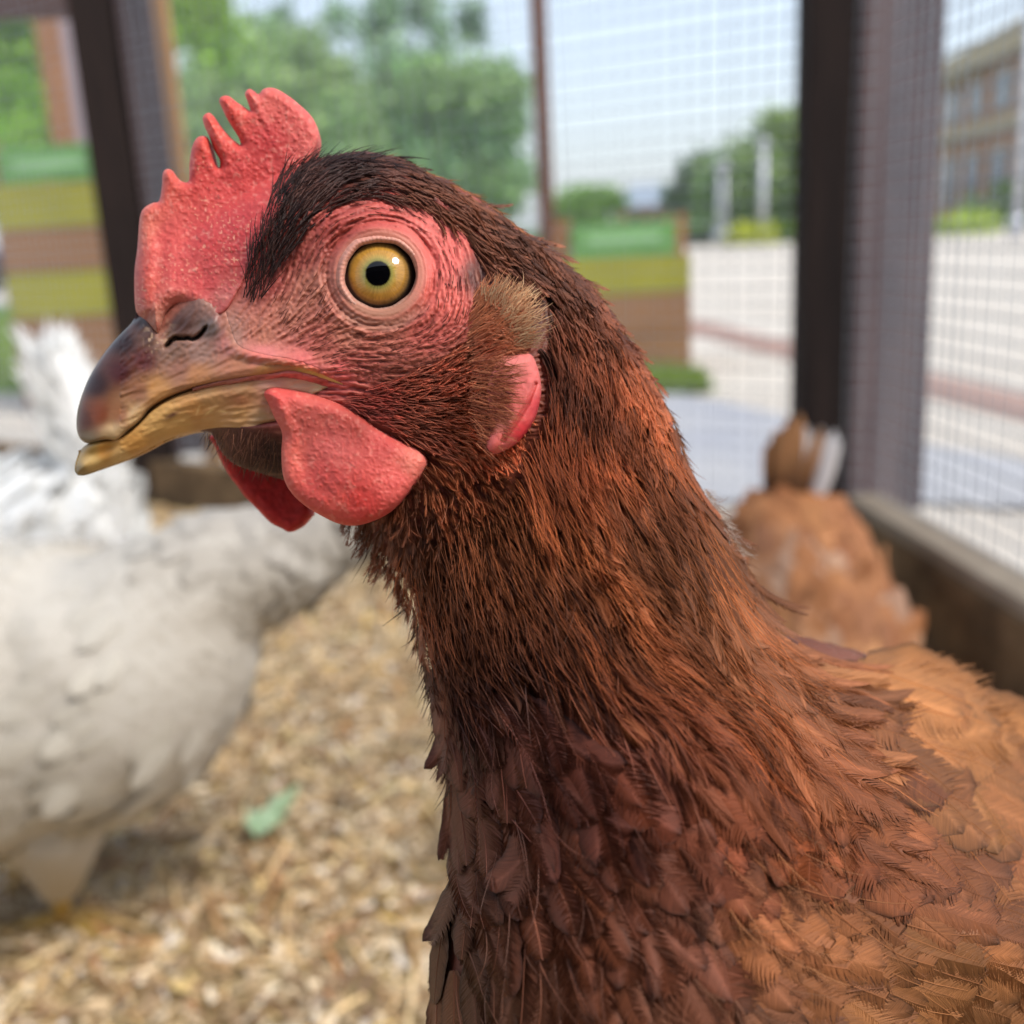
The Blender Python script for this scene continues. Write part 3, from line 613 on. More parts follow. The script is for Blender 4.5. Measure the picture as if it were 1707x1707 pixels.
# ---- fine relief of the bare face: flow-line wrinkles (line integral of noise along the skin's folds)
WR = angtps([(400, 560, -40), (450, 520, -55), (450, 460, -70), (520, 470, -58), (520, 540, -38), (560, 590, -20), (480, 590, -14), (420, 590, -25), (600, 640, 12), (640, 600, 2), (700, 610, -8), (750, 580, -24), (740, 500, -82), (755, 420, 70),
 (700, 362, 32), (560, 372, -35), (505, 420, -72), (620, 350, 0), (700, 680, 6), (800, 640, -12), (590, 560, -2), (690, 560, -18), (640, 730, 12), (250, 400, -60), (350, 300, -60)], True)
g0, g1, h0, h1, gs = 200, 960, 230, 960, 2.0
_u = np.arange(g0, g1, gs); _v = np.arange(h0, h1, gs); WU, WV = np.meshgrid(_u, _v)
w_ = WR(WU, WV); wa = np.arctan2(w_[..., 1], w_[..., 0]) / 2; DX, DY = np.cos(wa), np.sin(wa)
def lic(seed, steps, sc=1):
    r = np.random.default_rng(seed); T = r.random(WU.shape)
    acc = T.copy(); H, W = T.shape
    for sgn in (-1, 1):
        x = np.tile(np.arange(W, dtype=float), (H, 1)); y = np.tile(np.arange(H, dtype=float)[:, None], (1, W)); px_, py_ = None, None
        for k in range(steps):
            xi = np.clip(x.round().astype(int), 0, W - 1); yi = np.clip(y.round().astype(int), 0, H - 1)
            dx, dy = DX[yi, xi] * sgn, DY[yi, xi] * sgn
            if px_ is not None:
                f = np.sign(dx * px_ + dy * py_); f[f == 0] = 1; dx, dy = dx * f, dy * f
            px_, py_ = dx, dy; x = x + dx; y = y + dy
            acc += T[np.clip(y.round().astype(int), 0, H - 1), np.clip(x.round().astype(int), 0, W - 1)]
    # small blur, then band pass
    def bl(a, n):
        for _ in range(n):
            a = (a + np.roll(a, 1, 0) + np.roll(a, -1, 0) + np.roll(a, 1, 1) + np.roll(a, -1, 1)) / 5
        return a
    a = bl(acc, 1 * sc) - bl(acc, 9 * sc); return a / a.std()
W1 = lic(1, 9); W2 = lic(2, 4, 2)
WRK = np.clip(.75 * W1 + .45 * W2, -2.2, 2.2)
def wlook(T, u, v):
    x = np.clip((u - g0) / gs, 0, T.shape[1] - 1.001); y = np.clip((v - h0) / gs, 0, T.shape[0] - 1.001); xi = x.astype(int); yi = y.astype(int); fx = x - xi; fy = y - yi
    r = (T[yi, xi] * (1 - fx) + T[yi, xi + 1] * fx) * (1 - fy) + (T[yi + 1, xi] * (1 - fx) + T[yi + 1, xi + 1] * fx) * fy
    return np.where((u > g0) & (u < g1) & (v > h0) & (v < h1), r, 0)
def eye_r(u, v): return np.hypot((u - EYE[0]), (v - EYE[1]) * 1.02)
NOSE = (326, 532)
MOUTH = resample(poly('134,742,160,738,195,732,233,701,252,680,283,661,328,645,386,633,443,625,481,622,519,629,557,640,576,644'), 6, False)
def face_micro(u, v):
    """mm of relief added to the form on the bare face"""
    re = eye_r(u, v); z = 0
    th = np.arctan2(v - EYE[1], u - EYE[0])
    # brow ridge, orbit, cheek, gape
    z = z + 1.1 * bump(u, v, 600, 372, 110, 26, 8) - .9 * bump(u, v, 480, 470, 60, 60) + .9 * bump(u, v, 760, 470, 36, 95, 12)
    z = z + .8 * bump(u, v, 520, 612, 90, 16, 14) + 1.0 * bump(u, v, 440, 600, 110, 16, 6) + .6 * bump(u, v, 640, 600, 120, 30, 0)
    # orbit: the skin dips round the lids, the lid ring rises
    z = z - .7 * np.exp(-((re - 90) / 9) ** 2) * (1 - .6 * sm(.2, 1, np.sin(th))) + .15 * np.exp(-((re - 78) / 8) ** 2) + .35 * np.exp(-((re - 102) / 9) ** 2) * sm(-.2, .8, np.sin(th))
    z = z + .10 * np.sin(re * .75) * np.exp(-((re - 92) / 22) ** 2)
    amp = .155 * sm(66, 92, re) * sm(1, .0, bump(u, v, 640, 250, 190, 60)) * sm(430, 470, v + .5 * (u - 300))
    amp = amp * (1 - .75 * bump(u, v, 430, 585, 80, 22, 5)) * (1 - .9 * bump(u, v, *NOSE, 60, 45, -25)) * sm(690, 640, v - .1 * (u - 500) - 20)
    z = z + amp * wlook(WRK, u, v)
    # eye socket
    z = z - 7 * sm(EYR + 4, EYR - 5, re)
    return z
def face_col(u, v):
    pts = [(440, 560, 178, 106, 92), (480, 520, 170, 100, 88), (520, 480, 165, 96, 84), (450, 470, 150, 66, 64), (420, 430, 178, 62, 66), (500, 420, 140, 62, 58), (560, 370, 168, 70, 66), (640, 360, 178, 74, 70), (700, 380, 198, 92, 88),
           (740, 430, 206, 92, 88), (745, 500, 204, 90, 84), (720, 550, 178, 80, 74), (640, 560, 172, 92, 80), (580, 560, 172, 98, 84), (540, 590, 168, 84, 76), (600, 610, 158, 72, 66), (440, 590, 202, 112, 112), (510, 610, 200, 98, 98), (570, 626, 196, 84, 84), (380, 560, 168, 116, 108),
           (660, 640, 142, 68, 58), (720, 640, 128, 66, 52), (780, 620, 122, 68, 50), (620, 690, 140, 62, 52), (700, 720, 120, 60, 44), (800, 700, 120, 62, 46), (560, 690, 150, 60, 56), (470, 670, 196, 90, 88),
           (400, 740, 84, 46, 42), (450, 760, 62, 32, 30), (370, 730, 96, 56, 50), (520, 300, 70, 34, 30), (600, 290, 76, 38, 30), (700, 320, 80, 42, 30), (900, 500, 70, 34, 24), (800, 460, 90, 44, 38), (900, 900, 74, 32, 20), (700, 1000, 70, 32, 22), (1200, 1000, 90, 42, 24), (1000, 1500, 70, 40, 30), (1500, 1400, 110, 70, 44)]
    c = idw(pts, u, v)
    re = eye_r(u, v); th = np.arctan2(v - EYE[1], u - EYE[0]); low = sm(.3, .95, np.sin(th))[..., None]
    lid = lin([192, 118, 106]) * (1 - low) + lin([170, 116, 100]) * low
    c = c * (1 - .85 * (sm(84, 68, re))[..., None]) + lid * (.85 * sm(84, 68, re))[..., None]
    k = (sm(76, 84, re) * sm(104, 94, re) * low[..., 0] * .6)[..., None]; c = c * (1 - k) + lin([150, 104, 92]) * k
    c = c * (1 - .7 * sm(EYR + 3, EYR - 2, re))[..., None]
    # skin folds are coloured darker, crests paler
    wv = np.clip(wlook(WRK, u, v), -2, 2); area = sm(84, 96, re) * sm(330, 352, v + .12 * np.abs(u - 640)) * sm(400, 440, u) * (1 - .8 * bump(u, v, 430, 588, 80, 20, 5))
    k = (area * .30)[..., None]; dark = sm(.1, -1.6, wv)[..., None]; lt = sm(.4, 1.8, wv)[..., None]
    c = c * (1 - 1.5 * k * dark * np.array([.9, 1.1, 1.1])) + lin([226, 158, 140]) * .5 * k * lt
    return np.clip(c * np.array([1.03, 1.14, 1.02]), 0, 1)
hen = empty('hen', HP(1200, 2300, 0)); tag(hen, 'large reddish brown hen in close-up profile with red comb, wattles and amber eye', 'hen')

def relief(name, us, vs, inside, zf, zb, mat_, parent, colf=None, snap=None, close=True):
    """solid from a height field on the grid us x vs where inside; zf front heights, zb back heights"""
    UU, VV = np.meshgrid(us, vs); nU = len(us)
    idx = np.arange(UU.size).reshape(UU.shape)
    q = np.stack([idx[:-1, :-1], idx[1:, :-1], idx[1:, 1:], idx[:-1, 1:]], -1).reshape(-1, 4); q = q[inside.ravel()[q].all(1)]
    used = np.unique(q); m = -np.ones(UU.size, int); m[used] = np.arange(len(used)); q = m[q]
    u = UU.ravel()[used].copy(); v = VV.ravel()[used].copy()
    e = np.concatenate([q[:, [0, 1]], q[:, [1, 2]], q[:, [2, 3]], q[:, [3, 0]]])
    key = np.sort(e, 1); _, inv, cnt = np.unique(key[:, 0] * len(used) + key[:, 1], return_inverse=True, return_counts=True)
    be = e[cnt[inv] == 1]; bv = np.unique(be)
    if snap is not None:                                  # rim vertices slide onto the outline
        pu, pv = u[bv], v[bv]; best = np.full(len(bv), 1e18); bu = pu.copy(); bw = pv.copy()
        for i in range(len(snap)):
            a = snap[i]; b = snap[(i + 1) % len(snap)]; d = b - a; t = np.clip(((pu - a[0]) * d[0] + (pv - a[1]) * d[1]) / (d @ d + 1e-9), 0, 1)
            xx = a[0] + t * d[0]; yy = a[1] + t * d[1]; dd = (pu - xx) ** 2 + (pv - yy) ** 2; k = dd < best; best[k] = dd[k]; bu[k] = xx[k]; bw[k] = yy[k]
        u[bv] = bu; v[bv] = bw
    F = zf(u, v); Fb = zb(u, v); Vf = HP(u, v, F); Vb = Vf + ((F - Fb) * MM)[:, None] * FW
    n = len(used); faces = [q]
    if close:
        faces += [q[:, ::-1] + n, np.stack([be[:, 1], be[:, 0], be[:, 0] + n, be[:, 1] + n], 1)]
        V = np.concatenate([Vf, Vb])
    else: V = Vf
    c = None
    if colf is not None:
        c = colf(u, v); c = np.concatenate([c, c]) if close else c
    return npmesh(name, V, np.concatenate(faces), mat_, parent, colors=c)

UB = resample(poly('231,518,220,537,191,567,165,601,144,639,130,681,128,716,137,735,153,739,176,733,195,734,214,718,233,702,252,680,283,662,328,646,386,634,443,626,481,622,519,629,557,640,575,645,568,634,530,612,481,596,443,590,400,576,385,545,372,510,350,480,325,480,300,497,272,530,262,556,250,540'), 5)
LB = resample(poly('125,778,127,789,138,793,176,781,226,762,271,739,313,722,359,713,405,713,440,712,470,706,500,680,548,655,572,648,557,640,519,629,481,622,443,626,386,634,328,646,283,662,252,682,233,703,200,728,170,734,150,738,134,751'), 5)
skin_m = mat('hen_skin', rough=.52, spec=.3, attr='col', bump=.5, bumps=2600, sss=.12, sssr=(.0015,))
comb_m = mat('comb_skin', rough=.6, spec=.26, attr='col', bump=.35, bumps=2400, sss=.25, sssr=(.002,))
beak_m = mat('beak_horn', rough=.4, spec=.26, attr='col', bump=.12, bumps=900, sss=.1, sssr=(.0012,))
us = np.concatenate([np.arange(110, 960, 1.8), np.arange(960, 2100, 9)]); vs = np.concatenate([np.arange(236, 900, 1.8), np.arange(900, 2800, 9)])
UU, VV = np.meshgrid(us, vs); Dh = sdist(UU, VV, HEADR)
_front_cut = poly('100,500,232,500,262,566,300,600,335,640,335,735,340,800,100,830')   # the beak is a separate piece in front of here
def body_in(u, v, d): return (d > .5 + 14 * sm(880, 1000, v)) & ~((u < 320) & (v > 520))
def zf_body(u, v):
    d = sdist(u, v, HEADR); t = THK(u, v)
    z = BASE(u, v) + t * fall_from(d, t)
    face = (u < 980) & (v < 920)
    z = z + np.where(face, face_micro(u, v) * sm(0, 26, d) * sm(980, 900, u) * sm(920, 840, v), 0)
    z = z - 1.6 * sm(880, 980, u + .5 * np.maximum(v - 760, 0)) - 1.0 * sm(700, 760, v) * sm(980, 880, u)
    z = z - 1.8 * sm(0, 14, np.maximum(sdist(u, v, UB), sdist(u, v, LB))) 
    return z
def zb_body(u, v):
    d = sdist(u, v, HEADR); t = THK(u, v); return BASE(u, v) - t * fall_from(d, t) - .3
relief('body', us, vs, body_in(UU, VV, Dh), zf_body, zb_body, skin_m, hen, face_col)

# ---- beak: upper and lower mandible
CULM = resample(poly('248,528,231,518,220,537,191,567,165,601,144,639,130,681,128,716,137,735'), 5, False)
UPM = resample(poly('137,735,153,739,176,733,195,734,214,718,233,702,252,680,283,662,328,646,386,634,443,626,481,622,519,629,557,640,575,645'), 5, False)
def nostril(u, v):
    a, b = np.array([276, 577]), np.array([348, 548]); d = b - a; L = np.linalg.norm(d); t = ((u - a[0]) * d[0] + (v - a[1]) * d[1]) / L / L; n = (-(u - a[0]) * d[1] + (v - a[1]) * d[0]) / L
    n = n + 6 * np.sin(t * 7) + 3 * (vnoise(u, v, 7, 5) - .5)
    return sm(-.08, .06, t) * sm(1.04, .9, t) * np.exp(-(n / 3.8) ** 2)
def zu(u, v):
    d = sdist(u, v, HEADR); t = THK(u, v); z = BASE(u, v) + t * fall_from(d, t)
    dr = segdist(u, v, UB); dm = segdist(u, v, UPM, False)
    z = z + .9 * bump(u, v, 322, 520, 46, 30, -28) + .5 * bump(u, v, 352, 545, 20, 12, -35) - 1.8 * nostril(u, v) - .35 * bump(u, v, 300, 600, 60, 14, -10)
    z = z - .6 * bump(u, v, 268, 545, 10, 34, -20)
    z = z + .45 * np.exp(-((dm - 14) / 9) ** 2) * sm(140, 200, u)            # the tomium swells along the mouth
    z = z - 1.3 * (1 - np.sqrt(np.clip(1 - (1 - np.clip(dm / 7, 0, 1)) ** 2, 0, 1)))
    inner = np.minimum(dr, 30); back = sm(255, 300, u + .3 * (600 - v))       # the rear edge dives under the skin
    z = z + .35 
    kk = back * (dm > dr + 1) * sm(26, 5, dr) * (1 - .8 * bump(u, v, 322, 530, 44, 30, -28)); zs = form(u, v, d) + face_micro(u, v) * sm(0, 26, d) + .04 - .14 * sm(6, 0, dr); z = z * (1 - kk) + zs * kk
    z = z + .06 * wlook(W2, u, v) * sm(0, 12, dr) + .10 * (fbm(u, v, 26, 8) - .5)
    return z
def cu(u, v):
    pts = [(235, 535, 56, 32, 30), (205, 570, 38, 18, 20), (160, 640, 46, 20, 20), (140, 700, 84, 42, 28), (165, 690, 118, 64, 42), (200, 620, 66, 30, 34), (240, 600, 86, 46, 48), (250, 560, 84, 62, 58), (230, 650, 132, 92, 70), (200, 690, 140, 98, 72),
           (190, 722, 176, 152, 116), (225, 695, 190, 160, 118), (260, 650, 176, 132, 84), (330, 625, 168, 120, 84), (300, 610, 138, 98, 84), (400, 610, 168, 116, 92), (470, 606, 170, 120, 88), (520, 620, 196, 158, 92), (560, 638, 206, 178, 112), (440, 620, 176, 128, 84),
           (320, 510, 106, 80, 76), (345, 495, 150, 116, 108), (300, 540, 84, 60, 58), (350, 545, 104, 92, 92), (375, 530, 140, 96, 92), (330, 585, 160, 128, 120), (285, 590, 132, 104, 94), (268, 560, 150, 120, 106), (145, 738, 118, 106, 86), (385, 570, 170, 112, 108), (430, 595, 184, 112, 104)]
    c = idw(pts, u, v, 3.4); n = nostril(u, v)[..., None]; c = c * (1 - .9 * n)
    k = (sm(.62, .8, vnoise(u, v, 5, 44)) * sm(300, 260, u) * sm(235, 250, u) * sm(610, 560, v))[..., None] * .6; c = c * (1 - k) + lin([200, 176, 150]) * k
    c = c * (.86 + .28 * fbm(u * .5, v * 1.8, 14, 3))[..., None]
    dr = segdist(u, v, UB); dm = segdist(u, v, UPM, False); back = sm(262, 300, u + .3 * (600 - v)) * (dm > dr + 1)
    k = (back * sm(20, 2, dr + 5 * (vnoise(u, v, 12, 6) - .5)))[..., None] * (1 - .7 * bump(u, v, 322, 535, 50, 34, -25))[..., None]; c = c * (1 - k) + face_col(u, v) * k
    c = c * (1 - .55 * np.exp(-(dm / 2.6) ** 2) * sm(160, 230, u))[..., None]
    return np.clip(c * np.array([1.04, .94, .86]), 0, 1)
us2 = np.arange(110, 600, 1.6); vs2 = np.arange(470, 800, 1.6); A_, B_ = np.meshgrid(us2, vs2)
def zbk(zf): return lambda u, v: (lambda d, t: -t * fall_from(d, t) - .2)(sdist(u, v, HEADR), THK(u, v))
relief('upper_beak', us2, vs2, inpoly(A_, B_, UB), zu, zbk(zu), beak_m, hen, cu, snap=UB)
LBT = resample(poly('134,751,150,738,170,734,200,728,233,703,252,682,283,662,328,646,386,634,443,626,481,622,519,629,557,640,572,648'), 5, False)
def zl(u, v):
    d = sdist(u, v, HEADR); t = THK(u, v) * .93; z = t * fall_from(d, t); dt = segdist(u, v, LBT, False); dr = segdist(u, v, LB)
    z = z - .25 - 1.2 * (1 - np.sqrt(np.clip(1 - (1 - np.clip(dt / 9, 0, 1)) ** 2, 0, 1))) + .3 * np.exp(-((dt - 22) / 10) ** 2) * sm(200, 320, u)
    z = z - .7 * bump(u, v, 172, 752, 34, 9, -24)                         # shallow trough by the tip
    z = z - 1.8 * (1 - sm(0, 12, dr)) * sm(425, 455, u) * (dt > dr + 1) + .05 * wlook(W2, u, v) + .12 * (fbm(u, v, 30, 18) - .5)
    return z
def cl(u, v):
    pts = [(132, 785, 140, 118, 78), (150, 770, 196, 162, 104), (150, 748, 150, 118, 62), (175, 750, 176, 124, 58), (200, 765, 206, 168, 112), (220, 740, 200, 146, 80), (260, 700, 206, 160, 98), (300, 710, 206, 160, 100), (340, 660, 190, 144, 98), (400, 650, 186, 140, 100), (350, 700, 200, 150, 98),
           (400, 690, 190, 142, 92), (430, 700, 184, 146, 110), (400, 665, 170, 110, 74), (450, 640, 200, 148, 126), (500, 640, 214, 172, 140), (545, 645, 218, 196, 150), (460, 670, 200, 130, 112), (330, 680, 196, 140, 84)]
    c = idw(pts, u, v, 3.2) * (.86 + .28 * fbm(u * .6, v * 1.6, 16, 13))[..., None]
    k = bump(u, v, 287, 692, 15, 4.5, -26)[..., None]; c = c * (1 - k) + lin([96, 60, 46]) * k
    for (x, y, a) in ((347, 688, -40), (330, 684, -70), (372, 686, 0), (352, 684, -30)):
        k = bump(u, v, x, y, 7, 1.7, a)[..., None] * .7; c = c * (1 - k) + lin([236, 200, 140]) * k
    dt = segdist(u, v, LBT, False); c = c * (1 - .6 * np.exp(-(dt / 3) ** 2) * sm(190, 240, u))[..., None]
    return c
relief('lower_beak', us2, vs2, inpoly(A_, B_, LB), zl, zbk(zl), beak_m, hen, cl, snap=LB)

# ---- comb
COMB = resample(poly('''226,515,224,457,229,413,233,363,240,347,255,338,265,335,270,310,271,290,277,282,287,284,296,296,305,303,315,301,316,272,320,246,327,231,338,226,347,230,352,246,360,272,366,279,366,266,357,250,349,228,
340,208,338,195,346,188,355,192,369,211,381,225,393,236,401,241,398,230,389,215,378,197,370,180,365,168,369,161,381,160,396,171,410,180,417,184,413,170,408,156,415,148,424,152,431,157,438,149,449,146,463,149,484,162,501,176,516,190,526,205,532,222,532,237,526,255,519,275,
511,292,505,330,480,380,450,430,420,490,385,540,340,545,300,520,284,530,272,560,262,566,250,556,238,535'''), 3)
def zc(u, v):
    d = sdist(u, v, COMB); low = sm(330, 520, v + .25 * (u - 300)); t = 2.2 + 5.4 * low + .5 * sm(300, 220, v)
    R1 = 16 + 26 * low; f = np.sqrt(np.clip(1 - (1 - np.clip(d / R1, 0, 1)) ** 2, 0, 1))
    z0_ = t * f; hf = (form(u, v) + .5) * sm(0, 26, d) * sm(200, 330, v + .2 * (u - 300)) + face_micro(u, v) * .25 * sm(0, 26, d) * sm(400, 500, v)
    k = .5 + .5 * np.tanh((hf - z0_) / 1.2); z0_ = z0_ * (1 - k) + hf * k
    z = z0_ + (.7 * (fbm(u, v, 46, 21) - .5) + .16 * (fbm(u, v, 11, 22, 3) - .5) + .12 * sm(.5, .95, vnoise(u, v, 4.2, 25)) + .10 * sm(.6, .95, vnoise(u, v, 6.5, 26))) * sm(0, 10, d)
    z = z + .5 * bump(u, v, 425, 185, 10, 40, -30) - .4 * bump(u, v, 430, 195, 5, 34, -28) - .8 * bump(u, v, 262, 470, 14, 70, 8)
    return z
def cc_(u, v):
    pts = [(240, 380, 196, 92, 84), (280, 400, 190, 70, 72), (330, 300, 190, 62, 64), (345, 210, 204, 74, 70), (380, 190, 200, 72, 68), (450, 160, 196, 84, 84), (500, 200, 200, 84, 86), (525, 240, 206, 92, 94), (450, 240, 184, 58, 64), (400, 300, 192, 64, 68), (350, 400, 186, 60, 66),
           (300, 450, 190, 70, 74), (240, 480, 190, 76, 72), (400, 380, 176, 54, 62), (340, 470, 188, 68, 74), (300, 510, 188, 92, 90), (270, 540, 170, 104, 96), (370, 500, 176, 84, 88), (430, 420, 150, 48, 58), (280, 300, 198, 80, 74)]
    c = idw(pts, u, v, 3)
    n = vnoise(u, v, 4.2, 41) * .6 + vnoise(u, v, 8, 42) * .4; k = (sm(.56, .85, n) * .34)[..., None]
    c = c * (1 - k) + lin([224, 140, 138]) * k
    k2 = (sm(.44, .2, n) * .3)[..., None]; c = c * (1 - k2) + lin([150, 36, 44]) * k2
    fl = sm(.80, .9, vnoise(u, v, 3.4, 43)) * sm(.45, .7, fbm(u, v, 60, 44, 2)); k3 = (fl * .6)[..., None]; c = c * (1 - k3) + lin([216, 150, 134]) * k3; c = c * np.array([1, 1.18, .98])
    k4 = (sm(.9, .96, vnoise(u, v, 6, 47)) * .5)[..., None]; return c * (1 - k4) + lin([110, 30, 34]) * k4
us3 = np.arange(218, 540, 1.5); vs3 = np.arange(140, 575, 1.5); A_, B_ = np.meshgrid(us3, vs3)
relief('comb', us3, vs3, inpoly(A_, B_, COMB), zc, lambda u, v: -zc(u, v) - .1, comb_m, hen, cc_, snap=COMB)

# ---- wattles
WAT = resample(poly('440,655,447,672,458,697,470,722,469,755,472,793,484,819,507,842,538,861,565,873,595,876,633,864,664,843,694,808,711,781,713,766,702,751,671,736,633,715,600,690,560,668,520,655,480,648,455,646'), 4)
def zw(u, v):
    d = sdist(u, v, WAT); top = sm(740, 660, v); f = np.sqrt(np.clip(1 - (1 - np.clip(d / 26, 0, 1)) ** 2, 0, 1))
    base = 9.2 + .004 * (u - 470) * 1 + 2.2 * sm(500, 680, u)
    z = base + (2.4 + 1.0 * top) * f + 1.5 * bump(u, v, 600, 800, 80, 55, 20) - 1.0 * bump(u, v, 500, 760, 26, 60, -20) + .5 * bump(u, v, 470, 690, 10, 50, -25)
    z = z + (.5 * (fbm(u, v, 34, 51) - .5) + .13 * sm(.5, .95, vnoise(u, v, 4.0, 52)) + .10 * (vnoise(u, v, 8, 53) - .5)) * sm(0, 8, d)
    return z
def cw(u, v):
    pts = [(460, 660, 200, 76, 76), (480, 700, 204, 92, 90), (475, 760, 206, 92, 86), (520, 700, 190, 82, 80), (560, 740, 192, 84, 84), (540, 800, 196, 72, 72), (600, 840, 204, 62, 62), (660, 800, 206, 84, 84), (690, 770, 208, 104, 98), (640, 740, 186, 72, 72), (600, 700, 160, 60, 56), (560, 850, 204, 76, 72)]
    c = idw(pts, u, v, 3); n = vnoise(u, v, 4.4, 61) * .6 + vnoise(u, v, 9, 62) * .4; k = (sm(.58, .85, n) * .28)[..., None]; c = c * (1 - k) + lin([226, 140, 134]) * k
    k2 = (sm(.42, .2, n) * .25)[..., None]; return (c * (1 - k2) + lin([164, 40, 42]) * k2) * np.array([1, 1.15, .98])
us4 = np.arange(430, 725, 1.7); vs4 = np.arange(638, 885, 1.7); A_, B_ = np.meshgrid(us4, vs4)
relief('wattle', us4, vs4, inpoly(A_, B_, WAT), zw, lambda u, v: zw(u, v) - .3 - 2.4 * fall_from(sdist(u, v, WAT), np.full(np.shape(u), 2.4)), comb_m, hen, cw, snap=WAT)
WF = resample(poly('352,725,358,743,363,756,372,775,383,794,394,808,405,824,418,838,431,851,443,864,455,874,470,881,481,887,490,884,501,878,509,870,516,861,520,852,510,800,480,740,430,715'), 4)
def zwf(u, v): return -9.0 + 1.6 * fall_from(sdist(u, v, WF), np.full(np.shape(u), 1.7)) + .35 * (fbm(u, v, 16, 71) - .5)
us5 = np.arange(345, 530, 1.8); vs5 = np.arange(705, 895, 1.8); A_, B_ = np.meshgrid(us5, vs5)
relief('wattle', us5, vs5, inpoly(A_, B_, WF), zwf, lambda u, v: zwf(u, v) - 2.6, comb_m, hen,
       lambda u, v: idw([(370, 760, 190, 44, 42), (420, 800, 176, 40, 40), (450, 850, 178, 40, 40), (500, 860, 190, 54, 54)], u, v) * (.8 + .4 * vnoise(u, v, 6, 72))[..., None], snap=WF)
# ---- ear lobe
EL = resample(poly('830,600,858,592,884,590,896,612,902,640,901,665,893,695,880,718,862,738,838,752,818,756,810,740,820,700,812,650'), 4)
def ze(u, v):
    d = sdist(u, v, EL); crease = segdist(u, v, np.array([[893., 640], [880, 672], [862, 700], [838, 735]]), False)
    return 18.4 + 2.2 * fall_from(d, np.full(np.shape(u), 2.0)) - .9 * np.exp(-(crease / 3.2) ** 2) + .3 * (fbm(u, v, 14, 81) - .5) - .01 * (u - 850)
us6 = np.arange(800, 910, 1.6); vs6 = np.arange(580, 765, 1.6); A_, B_ = np.meshgrid(us6, vs6)
relief('ear_lobe', us6, vs6, inpoly(A_, B_, EL), ze, lambda u, v: ze(u, v) - 3 - 2 * fall_from(sdist(u, v, EL), np.full(np.shape(u), 2.0)), comb_m, hen,
       lambda u, v: idw([(860, 620, 200, 112, 104), (880, 640, 204, 104, 100), (865, 670, 196, 96, 90), (895, 680, 200, 72, 76), (870, 720, 196, 54, 60), (840, 745, 200, 96, 90), (840, 700, 190, 110, 96)], u, v) * (.9 + .2 * vnoise(u, v, 6, 82))[..., None], snap=EL)

# ---- eye: eyeball with a glossy wet cornea; iris drawn by radius
nr_, na_ = 60, 160
ec = HP(EYE[0], EYE[1], 0.0); zc_eye = 15.3
rr = np.linspace(0, 1, nr_); aa = np.linspace(0, 2 * math.pi, na_, endpoint=False); RRg, AAg = np.meshgrid(rr, aa, indexing='ij')
rp = RRg * 68.0; eu = EYE[0] + rp * np.cos(AAg); ev = EYE[1] + rp * np.sin(AAg)
RS = 84.0                                                     # sphere radius in px
ez = zc_eye - 3.5 + (np.sqrt(RS ** 2 - rp ** 2) - math.sqrt(RS ** 2 - 59.0 ** 2)) * KMM
pr = np.hypot(eu - 630, ev - 456)
def ringmix(c, k, new): return c * (1 - k[..., None]) + lin(new) * k[..., None]
fib = vnoise(AAg * 60, rp * .25, 1.0, 91) * .5 + vnoise(AAg * 22, rp * .1, 1.0, 92) * .5
c = np.broadcast_to(lin([18, 14, 14]), pr.shape + (3,)).copy()
c = ringmix(c, sm(58, 52, pr), [72, 60, 42]); c = ringmix(c, sm(54, 49, pr), [140, 106, 56])
c = ringmix(c, sm(49, 43, pr), [176, 130, 54]); c = ringmix(c, sm(36, 26, pr) * .8, [160, 142, 76]); c = ringmix(c, sm(28, 23, pr) * .7, [120, 122, 66])
c = c * (.72 + .56 * fib)[..., None] * np.where(pr > 20, 1, 1)[..., None]
c = ringmix(c, sm(23, 19.5, pr + 1.2 * (fib - .5)), [3, 3, 5]); c = ringmix(c, sm(51, 55, rp), [20, 15, 15])
i_ = np.arange(nr_ * na_).reshape(nr_, na_); q = np.stack([i_[:-1], i_[1:], np.roll(i_, -1, 1)[1:], np.roll(i_, -1, 1)[:-1]], -1).reshape(-1, 4)
eye_m = mat('wet_eye', rough=.04, spec=.42, attr='col')
npmesh('eye', HP(eu.ravel(), ev.ravel(), ez.ravel()), q, eye_m, hen, colors=c.reshape(-1, 3))
# the lid: a smooth raised rim that laps over the eyeball
la = np.linspace(0, 2 * math.pi, 180, endpoint=False); m_ = np.linspace(0, 1, 12)
LA, MM_ = np.meshgrid(la, m_, indexing='ij')
rin = 57.0 + 1.8 * np.cos(2 * LA + .5) + 1.4 * np.sin(LA) - 2.2 * sm(.5, 1, -np.sin(LA - .35)) + .7 * np.sin(5 * LA) + .4 * np.sin(11 * LA + 1); rl = rin + MM_ * 15 + .5 * np.sin(LA * 46) * MM_ * (1 - MM_)
zl_ = zc_eye - 2.9 + 1.35 * np.sin(np.clip(MM_ * 1.15 + .12, 0, 1) * math.pi * .72) ** .8 - 1.4 * np.clip(MM_ - .72, 0, 1) * 2 + .05 * np.sin(LA * 61 + 3 * MM_)
lu = EYE[0] + rl * np.cos(LA); lv = EYE[1] + rl * np.sin(LA)
low = sm(.2, .95, np.sin(LA)); lc = lin([196, 138, 122]) * (1 - low)[..., None] + lin([176, 132, 116]) * low[..., None]
lc = lc * (.55 + .45 * sm(0, .18, MM_))[..., None] * (1 + .12 * np.sin(LA * 46))[..., None]
i_ = np.arange(LA.size).reshape(LA.shape); q = np.stack([np.roll(i_, -1, 0)[:, :-1], np.roll(i_, -1, 0)[:, 1:], i_[:, 1:], i_[:, :-1]], -1).reshape(-1, 4)
npmesh('eyelid', HP(lu.ravel(), lv.ravel(), zl_.ravel() ), q, skin_m, hen, colors=lc.reshape(-1, 3))

